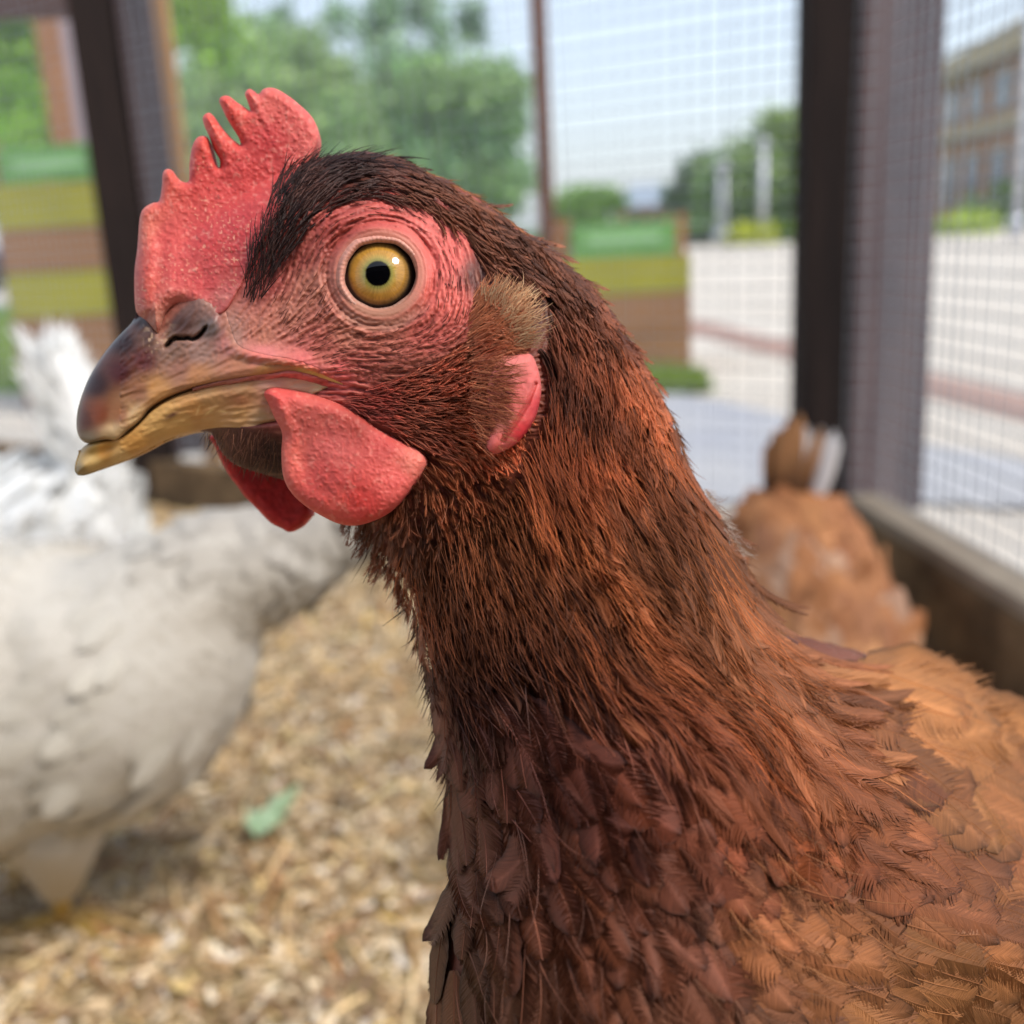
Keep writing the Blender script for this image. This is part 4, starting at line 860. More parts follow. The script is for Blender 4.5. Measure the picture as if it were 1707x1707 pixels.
# ================================================================ FEATHERS
feather_m = mat('feather', rough=.55, spec=.28, attr='col', transl=.15)
def hash01(U, V): return np.abs(np.sin(np.asarray(U) * 12.9898 + np.asarray(V) * 78.233) * 43758.5453) % 1
def vane(name, U, V, L, W, col_rgb, lift, K=20, prof='lance', jit=6, seed=0, z0=.1, rim=0.0, shaft=0.35, zfun=zlook, ang=None, fray=.25, parent=None, curl=0.0, tipcol=None, barbw=1.25, convex=.10, m_=None, steps=9, flowf=None, cv=.16, clumpz=0.0):
    """feathers: a shaft and two rows of barbs each, laid along the flow of the plumage"""
    r = np.random.default_rng(seed); n = len(U); flowf = flowf or flow
    dj = np.deg2rad(r.normal(0, jit, n)); cu_ = np.deg2rad(r.normal(0, 2.0, n) + curl)
    cl = np.zeros((n, steps, 2)); cl[:, 0] = np.stack([U, V], 1); dirs = np.zeros((n, steps, 2))
    for i in range(steps):
        f = flowf(cl[:, i, 0], cl[:, i, 1]) if ang is None else np.stack([np.cos(ang), np.sin(ang)], 1)
        a = dj + cu_ * i; f = np.stack([f[:, 0] * np.cos(a) - f[:, 1] * np.sin(a), f[:, 0] * np.sin(a) + f[:, 1] * np.cos(a)], 1); dirs[:, i] = f
        if i < steps - 1: cl[:, i + 1] = cl[:, i] + f * (L / (steps - 1))[:, None]
    tj = np.linspace(.02, .97, K); x = tj * (steps - 1); xi = np.minimum(x.astype(int), steps - 2); fx = (x - xi)[None, :, None]
    pj = cl[:, xi] * (1 - fx) + cl[:, xi + 1] * fx; dj_ = dirs[:, xi] * (1 - fx) + dirs[:, xi + 1] * fx; dj_ /= np.linalg.norm(dj_, axis=2)[..., None]
    nj = np.stack([-dj_[..., 1], dj_[..., 0]], -1)
    if prof == 'lance': wt = np.minimum(1, .35 + tj * 2.2) * (1 - tj) ** .55 * 1.12
    elif prof == 'round': wt = np.minimum(1, .35 + tj * 2.4) * np.sqrt(np.clip(1 - tj ** 3.2, 0, 1))
    else: wt = np.minimum(1, .4 + tj * 2) * (1 - tj) ** .8 * 1.1
    s_ = np.array([0, .4, .75, 1.0]); side = np.array([-1, 1])
    wl = W[:, None] * wt[None] * (1 + fray * r.normal(0, 1, (n, K)))          # n,K
    fwd = {'lance': 2.8, 'round': 1.15, 'fluff': 5.0}[prof]
    # n,K,side,4,2
    out = wl[:, :, None, None, None] * s_[None, None, None, :, None] * side[None, None, :, None, None] * nj[:, :, None, None, :]
    fw_ = fwd * wl * (1 + .25 * r.normal(0, 1, (n, K)))
    if prof == 'round': fw_ = fw_ * (1 - .6 * tj ** 3)[None]
    out = out + fw_[:, :, None, None, None] * (s_ ** 1.35)[None, None, None, :, None] * dj_[:, :, None, None, :]
    pb = pj[:, :, None, None, :] + out
    tt = tj[None, :, None, None] + (fw_[:, :, None, None] * (s_ ** 1.35)) / L[:, None, None, None]
    lf = np.broadcast_to(np.asarray(lift, float) * np.ones(n), (n,))
    zo = z0 + (clumpz * clump(U, V) if clumpz else np.zeros(n))[:, None, None, None] + (hash01(U, V) * .35)[:, None, None, None] * lf[:, None, None, None] + lf[:, None, None, None] * np.clip(tt, 0, 1.3) ** 1.1 - convex * (W[:, None, None, None] * KMM) * (s_ ** 2) * wt[None, :, None, None] * 1.0 + .05 * r.normal(0, 1, (n, K, 2, 1)) * s_
    hw = (L / K)[:, None, None, None] * .5 * barbw * (1 - .72 * s_ ** 2)[None, None, None] * (.8 + .4 * r.random((n, K, 2, 1)))
    wd = dj_[:, :, None, None, :] * hw[..., None]
    A1 = pb - wd; A2 = pb + wd
    z = zfun(pb[..., 0], pb[..., 1]) + zo; tilt = .05
    v1 = HP(A1[..., 0], A1[..., 1], z + tilt); v2 = HP(A2[..., 0], A2[..., 1], z - tilt)
    Vv = np.stack([v1, v2], -2)                                               # n,K,2,4,2,3
    cc = col_rgb[:, None, None, None, :] * (1 + cv * r.normal(0, 1, (n, K, 2, 1, 1))) * np.ones((1, 1, 1, 4, 1))
    endk = (1 - rim * np.maximum(s_ ** 4, 0)[None, None, None, :, None] * (.4 + .6 * tj[None, :, None, None, None]))
    cc = cc * endk
    if tipcol is not None:
        k = np.clip(sm(.45, 1.0, tt), 0, 1)[..., None]; cc = cc * (1 - k) + tipcol[:, None, None, None, :] * k
    cc = np.repeat(cc[..., None, :], 2, -2)
    base = np.arange(n * K * 2)[:, None, None] * 8; k_ = np.arange(3)[None, :, None] * 2
    f = (base + k_ + np.array([0, 1, 3, 2])[None, None]).reshape(-1, 4)
    VV_ = Vv.reshape(-1, 3); CC_ = cc.reshape(-1, 3)
    # shafts
    hw = 1.1 * np.linspace(1, .25, steps)[None, :, None] * np.clip(W / 14, .5, 1.5)[:, None, None]; nn = np.stack([-dirs[..., 1], dirs[..., 0]], -1)
    zt = zfun(cl[..., 0], cl[..., 1]) + z0 + .12 + lf[:, None] * 1.2 * np.linspace(0, 1, steps)[None] ** 1.1 + .1
    s1 = cl - nn * hw; s2 = cl + nn * hw; sv = np.stack([HP(s1[..., 0], s1[..., 1], zt), HP(s2[..., 0], s2[..., 1], zt)], -2)
    sc_ = np.repeat(np.repeat(np.clip(col_rgb * (1 + 1.6 * shaft) + shaft * .035, 0, 1)[:, None, None, :], steps, 1), 2, 2)
    base = np.arange(n)[:, None, None] * (steps * 2) + len(VV_); k_ = np.arange(steps - 1)[None, :, None] * 2
    f2 = (base + k_ + np.array([0, 1, 3, 2])[None, None]).reshape(-1, 4)
    return npmesh(name, np.concatenate([VV_, sv.reshape(-1, 3)]), np.concatenate([f, f2]), m_ or feather_m, parent or hen, colors=np.concatenate([CC_, sc_.reshape(-1, 3)]))
def strands(name, U, V, L, colr, ang=None, seed=0, rad=.55, lift=1.0, z0=.2, jit=8, bend=0.0, parent=None, zfun=zlook, steps=6, flowf=None, m_=None, curv=3.0, tip=.2):
    """fine single hairs / filaments as thin ribbons crossed with their own thickness"""
    r = np.random.default_rng(seed); n = len(U); flowf = flowf or flow; dj = np.deg2rad(r.normal(0, jit, n)); cu_ = np.deg2rad(r.normal(bend, curv, n))
    cl = np.zeros((n, steps, 2)); cl[:, 0] = np.stack([U, V], 1); nn = np.zeros((n, steps, 2))
    for i in range(steps):
        f = flowf(cl[:, i, 0], cl[:, i, 1]) if ang is None else np.stack([np.cos(ang), np.sin(ang)], 1)
        a = dj + cu_ * i; f = np.stack([f[:, 0] * np.cos(a) - f[:, 1] * np.sin(a), f[:, 0] * np.sin(a) + f[:, 1] * np.cos(a)], 1); nn[:, i] = np.stack([-f[:, 1], f[:, 0]], 1)
        if i < steps - 1: cl[:, i + 1] = cl[:, i] + f * (L / (steps - 1))[:, None]
    t = np.linspace(0, 1, steps); lf = np.asarray(lift, float) * np.ones(n) * r.uniform(.5, 1.2, n)
    z = zfun(cl[..., 0], cl[..., 1]) + np.asarray(z0) * np.ones((n, 1)) + lf[:, None] * t[None]
    rd = rad * (.7 + .6 * r.random(n))[:, None, None] * np.maximum(1 - t ** 2, tip)[None, :, None]
    p0 = cl - nn * rd; p1 = cl + nn * rd
    V0 = HP(p0[..., 0], p0[..., 1], z); V1 = HP(cl[..., 0], cl[..., 1], z + rd[..., 0] * KMM * .9); V2 = HP(p1[..., 0], p1[..., 1], z)
    Vv = np.stack([V0, V1, V2], 2).reshape(-1, 3)
    b = np.arange(n)[:, None, None] * steps * 3; k = np.arange(steps - 1)[None, :, None] * 3
    f = np.concatenate([(b + k + np.array([0, 1, 4, 3])[None, None]).reshape(-1, 4), (b + k + np.array([1, 2, 5, 4])[None, None]).reshape(-1, 4), (b + k + np.array([2, 0, 3, 5])[None, None]).reshape(-1, 4)])
    return npmesh(name, Vv, f, m_ or feather_m, parent or hen, colors=np.repeat(colr, steps * 3, 0))
def scatter(pl, step, seed, jit=.5, extra=None):
    pl = np.asarray(pl); r = np.random.default_rng(seed); lo = pl.min(0); hi = pl.max(0)
    a, b = np.meshgrid(np.arange(lo[0], hi[0], step), np.arange(lo[1], hi[1], step)); a = a.ravel() + r.uniform(-jit, jit, a.size) * step; b = b.ravel() + r.uniform(-jit, jit, b.size) * step
    k = inpoly(a, b, pl)
    if extra is not None: k &= extra(a, b)
    return a[k], b[k]
inside_hen = lambda m: (lambda a, b: sdist(a, b, HEADR) > m)
def mixc(cols, n, r, w=None):
    P_ = np.array([lin(c) for c in cols]); a = r.choice(len(P_), n, p=w); b = r.choice(len(P_), n, p=w); t = r.random((n, 1)); return P_[a] * t + P_[b] * (1 - t)
def plum(u, v, n, r, ck=1.0):
    """plumage colour by place"""
    u_ = r.normal(0, 22, n); v_ = r.normal(0, 22, n)
    c = gpaint([(600, 290, 66, 34, 28), (500, 320, 62, 34, 28), (450, 400, 54, 30, 28), (750, 330, 92, 50, 34), (900, 420, 112, 62, 40), (1000, 520, 110, 56, 36), (850, 460, 56, 28, 26), (930, 600, 70, 34, 26), (1050, 640, 118, 58, 34), (950, 750, 108, 50, 30),
             (1100, 750, 124, 64, 38), (700, 900, 120, 66, 44), (640, 900, 96, 52, 40), (780, 880, 136, 74, 46), (860, 960, 130, 70, 44), (760, 1020, 124, 66, 42), (720, 1150, 74, 38, 32), (820, 1120, 66, 30, 26), (900, 1000, 100, 50, 32), (1000, 900, 122, 66, 40), (1150, 900, 122, 68, 42),
             (1050, 1050, 112, 58, 34), (1200, 1050, 116, 64, 40), (1250, 950, 124, 72, 44), (900, 1200, 72, 34, 28), (1000, 1200, 84, 40, 30), (1100, 1200, 100, 50, 34), (1250, 1200, 128, 64, 36), (1300, 1080, 120, 66, 40), (1400, 1250, 112, 56, 34), (1450, 1370, 104, 52, 34), (800, 1350, 82, 44, 34),
             (760, 1550, 72, 42, 30), (900, 1450, 92, 50, 36), (1000, 1600, 92, 54, 42), (1100, 1400, 96, 50, 38), (1250, 1450, 128, 78, 50), (1350, 1500, 136, 86, 56), (1200, 1650, 112, 70, 52), (1450, 1600, 146, 96, 62), (1600, 1450, 150, 94, 58), (1450, 1160, 168, 112, 70), (1550, 1230, 164, 108, 66), (1640, 1330, 148, 92, 56),
             (1500, 1380, 134, 80, 52), (1650, 1650, 132, 80, 52), (900, 1690, 96, 54, 38)], u + u_, v + v_, 70.0)
    aa_ = R_(58); x_ = u * math.cos(aa_) + v * math.sin(aa_); y_ = -u * math.sin(aa_) + v * math.cos(aa_)
    cl = fbm(x_ / 3.4, y_, 40, 101, 3)[:, None]  # colour streaks imitate shadow gaps and highlights between feather clumps
    return np.clip(c * (1 + ck * (-.42 + 1.0 * sm(.3, .7, cl))) * (1 + ck * r.uniform(-.14, .18, (n, 1))) * np.array([.98, 1.10, 1.04]), .004, 1)
r = np.random.default_rng(12)
def web_material(lo=.58, hi=1.45, bs=.55):
    """plumage vane: fine barb lines from the feather's own coordinates"""
    m = bpy.data.materials.new('feather_vane'); m.use_nodes = True; t = m.node_tree; N = t.nodes; Lk = t.links; b = N['Principled BSDF']
    b.inputs['Roughness'].default_value = .58; b.inputs['Specular IOR Level'].default_value = .22
    a = N.new('ShaderNodeAttribute'); a.attribute_name = 'col'; f = N.new('ShaderNodeAttribute'); f.attribute_name = 'fuv'
    n1 = N.new('ShaderNodeTexNoise'); n1.inputs['Scale'].default_value = 1.0; n1.inputs['Detail'].default_value = 2.5; n1.inputs['Roughness'].default_value = .7
    Lk.new(f.outputs['Vector'], n1.inputs['Vector'])
    mr = N.new('ShaderNodeMapRange'); mr.inputs[1].default_value = .3; mr.inputs[2].default_value = .7; mr.inputs[3].default_value = lo; mr.inputs[4].default_value = hi; Lk.new(n1.outputs[0], mr.inputs[0])
    vm = N.new('ShaderNodeVectorMath'); vm.operation = 'SCALE'; Lk.new(a.outputs['Color'], vm.inputs[0]); Lk.new(mr.outputs[0], vm.inputs['Scale']); Lk.new(vm.outputs[0], b.inputs['Base Color'])
    bp = N.new('ShaderNodeBump'); bp.inputs['Strength'].default_value = bs; bp.inputs['Distance'].default_value = .0002; Lk.new(n1.outputs[0], bp.inputs['Height']); Lk.new(bp.outputs[0], b.inputs['Normal'])
    tr = N.new('ShaderNodeBsdfTranslucent'); Lk.new(vm.outputs[0], tr.inputs[0]); ms = N.new('ShaderNodeMixShader'); ms.inputs[0].default_value = .1
    Lk.new(b.outputs[0], ms.inputs[1]); Lk.new(tr.outputs[0], ms.inputs[2]); Lk.new(ms.outputs[0], N['Material Output'].inputs[0])
    return m
web_m = web_material(); web_soft = web_material(.68, 1.32, .4)
def streakn(u, v, sc, seed, el=3.2, o=3):
    u = np.asarray(u, float); v = np.asarray(v, float); a = R_(58); x = u * math.cos(a) + v * math.sin(a); y = -u * math.sin(a) + v * math.cos(a); return fbm(x / el, y, sc, seed, o)
def clump(u, v): return streakn(u, v, 60, 131, 3, 2) - .5
def cflow(u, v):
    f = flow(u, v); a = np.deg2rad(40 * (fbm(u, v, 95, 141, 2) - .5)) * sm(0, 110, look(_D, u, v)) * sm(560, 800, np.hypot(np.asarray(u) - 500, np.asarray(v) - 400) + 100); c, s = np.cos(a), np.sin(a)
    return np.stack([f[..., 0] * c - f[..., 1] * s, f[..., 0] * s + f[..., 1] * c], -1)
def web(name, U, V, L, W, colr, lift, prof='round', jit=6, seed=0, z0=.1, rim=.4, shaft=.2, convex=.14, nt=12, ns=9, cang=.9, tip=None, period=3.0, parent=None, curl=2.5, clumpz=0.0, flowf=cflow, m_=None):
    r = np.random.default_rng(seed); n = len(U); dj = np.deg2rad(r.normal(0, jit, n)); cu_ = np.deg2rad(r.normal(0, curl, n))
    cl = np.zeros((n, nt, 2)); cl[:, 0] = np.stack([U, V], 1); nn = np.zeros((n, nt, 2))
    for i in range(nt):
        f = flowf(cl[:, i, 0], cl[:, i, 1]); a = dj + cu_ * i; f = np.stack([f[:, 0] * np.cos(a) - f[:, 1] * np.sin(a), f[:, 0] * np.sin(a) + f[:, 1] * np.cos(a)], 1); nn[:, i] = np.stack([-f[:, 1], f[:, 0]], 1)
        if i < nt - 1: cl[:, i + 1] = cl[:, i] + f * (L / (nt - 1))[:, None]
    t = np.linspace(0, 1, nt); s = np.linspace(-1, 1, ns)
    tt_ = t
    if prof == 'round': wt = np.minimum(1, .4 + t * 2.2) * np.sqrt(np.clip(1 - t ** 3.4, 0, 1)) + .02
    else: wt = np.minimum(1, .4 + t * 2.0) * (1 - t ** 2.6) ** .75 + .015
    ws = W[:, None] * wt[None] * (1 + .05 * r.normal(0, 1, (n, nt)))
    pos = cl[:, :, None] + nn[:, :, None] * (ws[:, :, None] * s[None, None])[..., None]
    zz = zlook(pos[..., 0], pos[..., 1]) + z0 + (hash01(U, V) * .35 * lift)[:, None, None] + lift * (t ** 1.05)[None, :, None] - convex * (W[:, None, None] * KMM) * (s ** 2)[None, None] * wt[None, :, None] + (clumpz * clump(U, V))[:, None, None]
    zz = zz + .10 * np.sin(3 * s + r.uniform(0, 6, n)[:, None])[:, None, :] * (W[:, None, None] * KMM * .25)
    Vv = HP(pos[..., 0], pos[..., 1], zz)
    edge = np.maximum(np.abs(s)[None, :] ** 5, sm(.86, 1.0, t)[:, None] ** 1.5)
    cc = np.broadcast_to(colr[:, None, None], (n, nt, ns, 3)) * (1 - rim * edge)[None, ..., None]  # dark lacing, deepened to stand for weak shadows between overlapping feathers
    cc = cc * (1 - .25 * (1 - sm(0, .4, t)))[None, :, None, None]  # feather base darkened as if occluded
    if tip is not None: k = (sm(.35, .9, t)[None, :, None] * np.ones(ns))[..., None]; cc = cc * (1 - k) + tip[:, None, None] * k
    sh = np.exp(-(s / .10) ** 2)[None, None, :, None] * shaft; cc = cc * (1 + sh * .9) + sh * .02
    idx = np.arange(n * nt * ns).reshape(n, nt, ns); q = np.stack([idx[:, :-1, :-1], idx[:, 1:, :-1], idx[:, 1:, 1:], idx[:, :-1, 1:]], -1).reshape(-1, 4)
    o = npmesh(name, Vv.reshape(-1, 3), q, m_ or web_m, parent or hen, colors=cc.reshape(-1, 3))
    fu = np.stack([(L[:, None, None] * t[None, :, None] - cang * np.abs(s)[None, None] * ws[:, :, None]) / period, (ws[:, :, None] * s[None, None]) / 45 + 0 * t[None, :, None], np.broadcast_to(r.uniform(0, 500, n)[:, None, None], (n, nt, ns))], -1)
    at = o.data.attributes.new('fuv', 'FLOAT_VECTOR', 'POINT'); at.data.foreach_set('vector', np.ascontiguousarray(fu, np.float32).ravel())
    return o
# body and breast: rounded contour feathers
BODYP = poly('690,1120,800,1090,960,1150,1150,1250,1300,1240,1330,1180,1290,1040,1420,1040,1560,1100,1700,1200,1860,1500,1960,1900,1900,2300,1700,2600,1400,2700,1050,2600,820,2300,740,1900,700,1640,720,1520')
def up_order(u, v): k = (u * .5 + v).argsort()[::-1]; return u[k], v[k]
u, v = scatter(BODYP, 40, 1, extra=lambda a, b: (sdist(a, b, HEADR) > 5 + 26 * (a > 1300)) & (b < 1850)); u, v = up_order(u, v); n = len(u)
sz = sm(760, 1300, u) * .55 + .45
L = (215 * (.35 * sz + .65)) * (1 + .12 * r.normal(size=n)); W = 62 * sz * (1 + .15 * r.normal(size=n)) * (.5 + .5 * sm(0, 60, sdist(u, v, HEADR)))
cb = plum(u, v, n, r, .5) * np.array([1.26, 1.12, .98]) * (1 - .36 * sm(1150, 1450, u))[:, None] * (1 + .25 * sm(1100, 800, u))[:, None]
L = L * (.6 + .4 * sm(0, 70, sdist(u, v, HEADR)))
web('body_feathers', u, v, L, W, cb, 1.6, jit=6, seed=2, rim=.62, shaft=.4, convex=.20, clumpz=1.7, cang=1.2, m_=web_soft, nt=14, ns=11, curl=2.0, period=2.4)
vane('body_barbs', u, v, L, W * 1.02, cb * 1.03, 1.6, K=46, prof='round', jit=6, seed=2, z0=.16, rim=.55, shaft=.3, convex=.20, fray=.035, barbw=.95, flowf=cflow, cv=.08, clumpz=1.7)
u, v = scatter(BODYP, 80, 3, extra=lambda a, b: (sdist(a, b, HEADR) > 8) & (b > 1800)); n = len(u)
web('belly_feathers', u, v, 230 + 0 * u, 70 + 0 * u, plum(u, v, n, r), 2.4, jit=7, seed=4)
u, v = scatter(BODYP, 58, 33, extra=lambda a, b: (sdist(a, b, HEADR) > 40) & (b < 1760) & (a < 1330)); n = len(u); cb = plum(u, v, n, r)
vane('loose_barbs', u, v, 120 + 20 * r.normal(size=n), 11 + 0 * u, cb * 1.05, 2.8, K=16, prof='lance', jit=12, seed=34, rim=0, shaft=.4, fray=.35, barbw=.25, z0=.9, flowf=cflow, tipcol=np.clip(cb * 1.3, 0, 1))
# hackle cape on the neck
CAPE = poly('720,900,860,800,870,620,840,470,740,340,800,320,915,400,1030,520,1105,650,1150,760,1210,860,1265,960,1310,1030,1360,1100,1400,1200,1420,1330,1300,1320,1180,1290,1050,1230,950,1150,860,1100,800,1150,740,1190,700,1100,676,1010,640,940')
LOBE = poly('838,585,884,575,906,600,914,640,912,670,900,705,884,730,860,752,835,765,845,735,858,700,850,650')
def neck_pts(step, seed, m=6): return scatter(CAPE, step, seed, extra=lambda a, b: (sdist(a, b, HEADR) > m) & ((sdist(a, b, CAPE) > 70 * np.random.default_rng(seed).random(np.shape(a))) | (b < 1000) | (a < 800)) & (b > 600 - .5 * (a - 840)) & ~inpoly(a, b, LOBE))
u, v = neck_pts(20, 5); kq = ~((u < 705) & (v < 1130)); u, v = u[kq], v[kq]; u, v = up_order(u, v); n = len(u); dh = np.hypot(u - 750, v - 500); L = np.clip(64 + (dh - 250) * .28, 64, 225) * (1 + .15 * r.normal(size=n)); W = np.clip(6.5 + (dh - 250) * .028, 6.5, 26) * (1 + .15 * r.normal(size=n))
cb = plum(u, v, n, r, .95); ed_ = sm(0, 90, sdist(u, v, HEADR)); W = W * (.4 + .6 * ed_); L = L * (.65 + .35 * ed_)
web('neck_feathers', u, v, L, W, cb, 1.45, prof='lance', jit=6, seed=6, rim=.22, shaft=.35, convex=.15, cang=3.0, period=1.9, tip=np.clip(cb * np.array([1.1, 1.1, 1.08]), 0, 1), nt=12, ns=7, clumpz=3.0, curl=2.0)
vane('neck_barbs', u, v, L, W * 1.06, cb * 1.04, 1.45, K=30, prof='lance', jit=6, seed=6, z0=.17, rim=.15, shaft=.35, convex=.15, fray=.06, barbw=.8, flowf=cflow, cv=.12, clumpz=3.0, tipcol=np.clip(cb * np.array([1.1, 1.12, 1.1]), 0, 1))
u, v = neck_pts(36, 7, 24); n = len(u); dh = np.hypot(u - 750, v - 500); L = np.clip(60 + (dh - 250) * .20, 50, 170) * (1 + .2 * r.normal(size=n)); cb = plum(u, v, n, r)
vane('hackle_barbs', u, v, L, np.clip(5 + (dh - 250) * .016, 5, 14), cb * 1.1, 2.0, K=30, prof='fluff', jit=6, seed=8, rim=.0, shaft=.4, fray=.2, barbw=.22, tipcol=np.clip(cb * np.array([1.4, 1.4, 1.3]), 0, 1), z0=.5, convex=.3, flowf=cflow)
# front of the throat
THR = poly('560,840,640,800,720,760,860,790,900,900,860,1080,760,1180,715,1150,680,1020,640,960,600,900')
u, v = scatter(THR, 11, 9, extra=inside_hen(3)); n = len(u); cb = plum(u, v, n, r)
vane('throat_feathers', u, v, 44 + 8 * r.normal(size=n), 5.5 + 0 * u, cb, 1.7, K=13, prof='lance', jit=12, seed=10, rim=0, shaft=.3, fray=.3, barbw=.9, tipcol=np.clip(cb * 1.6, 0, 1))
# crown: narrow dark glossy feathers
CROWN = poly('445,470,440,430,460,360,490,290,560,262,640,258,720,288,800,328,870,380,950,440,1040,540,1100,650,1060,760,960,760,930,640,910,540,860,480,800,440,770,390,700,345,620,328,560,345,520,380,480,430,440,480')
u, v = scatter(CROWN, 9.5, 11, extra=lambda a, b: (sdist(a, b, HEADR) > 2) & ~inpoly(a, b + 34, LOBE) & ~inpoly(a, b, LOBE) & ~((a < 915) & (b > 470))); n = len(u); cb = plum(u, v, n, r); bk_ = sm(650, 900, u)
vane('crown_feathers', u, v, 40 + 24 * bk_ + 6 * r.normal(size=n), 3.6 + 2.6 * bk_, cb, .7 + .5 * bk_, K=12, prof='lance', jit=7, seed=12, rim=0, shaft=.7, fray=.15, barbw=1.1, tipcol=np.clip(cb * (1.2 + 1.0 * bk_[:, None]), 0, 1), z0=.3)
# dark tuft brushing up against the comb
TUF = poly('405,500,412,430,440,370,455,310,475,285,500,270,520,300,500,345,470,410,450,480,425,510')
u, v = scatter(TUF, 6.2, 13); n = len(u)
zc_l = lambda a, b: np.maximum(zlook(a, b), np.where(inpoly(a, b, COMB), zc(a, b), -50))
strands('brow_bristles', u, v, 44 + 14 * r.normal(size=n), mixc([(44, 24, 22), (72, 42, 34), (28, 16, 18)], n, r), seed=14, rad=.95, lift=1.6, z0=.3, jit=12, zfun=zc_l, bend=1.5)
# bristly cheek behind the gape
no_lobe = lambda a, b: ~inpoly(a, b, LOBE)
CHK = poly('560,668,600,650,660,630,720,610,770,575,790,520,800,470,840,480,850,560,835,600,850,640,860,700,840,745,810,770,760,770,700,745,640,715')
u, v = scatter(CHK, 6.2, 15, extra=lambda a, b: ~inpoly(a - 6, b, LOBE)); n = len(u); cb = idw([(600, 670, 156, 76, 64), (700, 640, 156, 88, 68), (700, 720, 140, 78, 58), (800, 600, 148, 98, 74), (800, 700, 172, 102, 70), (780, 740, 180, 108, 72)], u, v) * 1.35 * r.uniform(.65, 1.35, (n, 1))
vane('cheek_feathers', u, v, 30 + 16 * sm(640, 780, u) + 5 * r.normal(size=n), 2.4 + 1.6 * sm(640, 780, u), cb, .7 + .7 * sm(640, 780, u), K=10, prof='lance', jit=10, seed=16, rim=0, shaft=.3, fray=.3, barbw=.9, tipcol=np.clip(cb * 1.35, 0, 1), z0=.25)
u, v = scatter(poly('780,600,830,592,846,615,846,650,838,695,820,732,796,750,780,700'), 4.6, 45); n = len(u)
strands('lobe_bristles', u, v, 30 + 16 * r.random(n), mixc([(172, 96, 66), (126, 66, 50), (196, 124, 90)], n, r), seed=46, rad=.75, lift=1.0, z0=4.6, jit=14, ang=np.deg2rad(-6 + 40 * sm(600, 760, v)))
u, v = scatter(poly('335,716,440,712,466,730,470,790,440,790,390,770,355,745'), 6, 47); n = len(u)
strands('chin_bristles', u, v, 20 + 8 * r.random(n), mixc([(96, 56, 46), (150, 100, 78), (54, 30, 28)], n, r), seed=48, rad=.6, lift=1.2, z0=.1, jit=16, ang=np.full(n, R_(100)))
# sparse bristles all over the bare skin
FSP = poly('440,480,520,400,600,340,700,350,770,420,790,520,760,600,660,640,560,620,470,560')
u, v = scatter(FSP, 7, 17, extra=lambda a, b: (eye_r(a, b) > 96) & (np.random.default_rng(3).random(np.shape(a)) < .35 + .65 * sm(540, 600, b + .2 * (a - 600)))); n = len(u)
strands('face_bristles', u, v, 15 + 4 * r.normal(size=n), mixc([(110, 56, 42), (140, 80, 60), (84, 38, 32)], n, r), seed=18, rad=.6, lift=.35, z0=.1, zfun=lambda a, b: zlook(a, b) + face_micro(a, b) * .9,
        flowf=lambda a, b: (lambda w: np.stack([np.cos(np.arctan2(w[..., 1], w[..., 0]) / 2), np.sin(np.arctan2(w[..., 1], w[..., 0]) / 2)], -1))(WR(a, b)))
# ear tuft: tan filaments that fan up and back
TFT = poly('772,620,784,560,790,500,800,478,850,470,885,492,900,530,896,590,850,600,820,610')
u, v = scatter(poly('770,640,776,560,786,492,812,480,860,500,880,560,860,590,830,600,800,625'), 3.4, 19); n = len(u)
an = np.deg2rad(-28 - 26 * sm(600, 480, v) + 8 * sm(790, 880, u)) + r.normal(0, .10, n)
cb = np.array([1.75, 1.25, 1.1]) * idw([(785, 600, 150, 96, 74), (800, 540, 160, 118, 88), (790, 500, 162, 124, 94), (850, 490, 190, 160, 120), (880, 540, 176, 142, 104), (840, 570, 146, 106, 76), (900, 520, 200, 172, 130)], u, v) * r.uniform(.65, 1.4, (n, 1))
strands('ear_tuft', u, v, np.clip(36 + 5 * r.normal(size=n), 20, 60) * (1 - .45 * sm(840, 890, u)), cb, ang=an, seed=20, rad=.8, lift=2.6, z0=.3, jit=4)
u, v = scatter(poly('800,490,830,476,860,474,884,488,900,515,902,548,892,580,860,585,846,545,822,515'), 4.0, 25); n = len(u); an = np.arctan2(v - 590, u - 790) + r.normal(0, .25, n)
strands('ear_tuft_tips', u, v, 20 + 7 * r.normal(size=n), mixc([(206, 160, 118), (174, 122, 86), (222, 184, 142)], n, r) * (.55 + .55 * sm(815, 880, u) * sm(575, 500, v))[:, None], ang=an, seed=26, rad=.7, lift=.8, z0=2.2, jit=8)
# loose pale filaments over the neck, brightened to paint in golden highlights
u, v = neck_pts(11, 21, 14); n = len(u); cb = np.clip(plum(u, v, n, r) * np.array([2.7, 2.5, 2.1]), 0, 1)
strands('loose_filaments', u, v, 60 + 50 * r.random(n), cb, seed=22, rad=.36, lift=2.0, z0=1.5, jit=8, flowf=cflow)
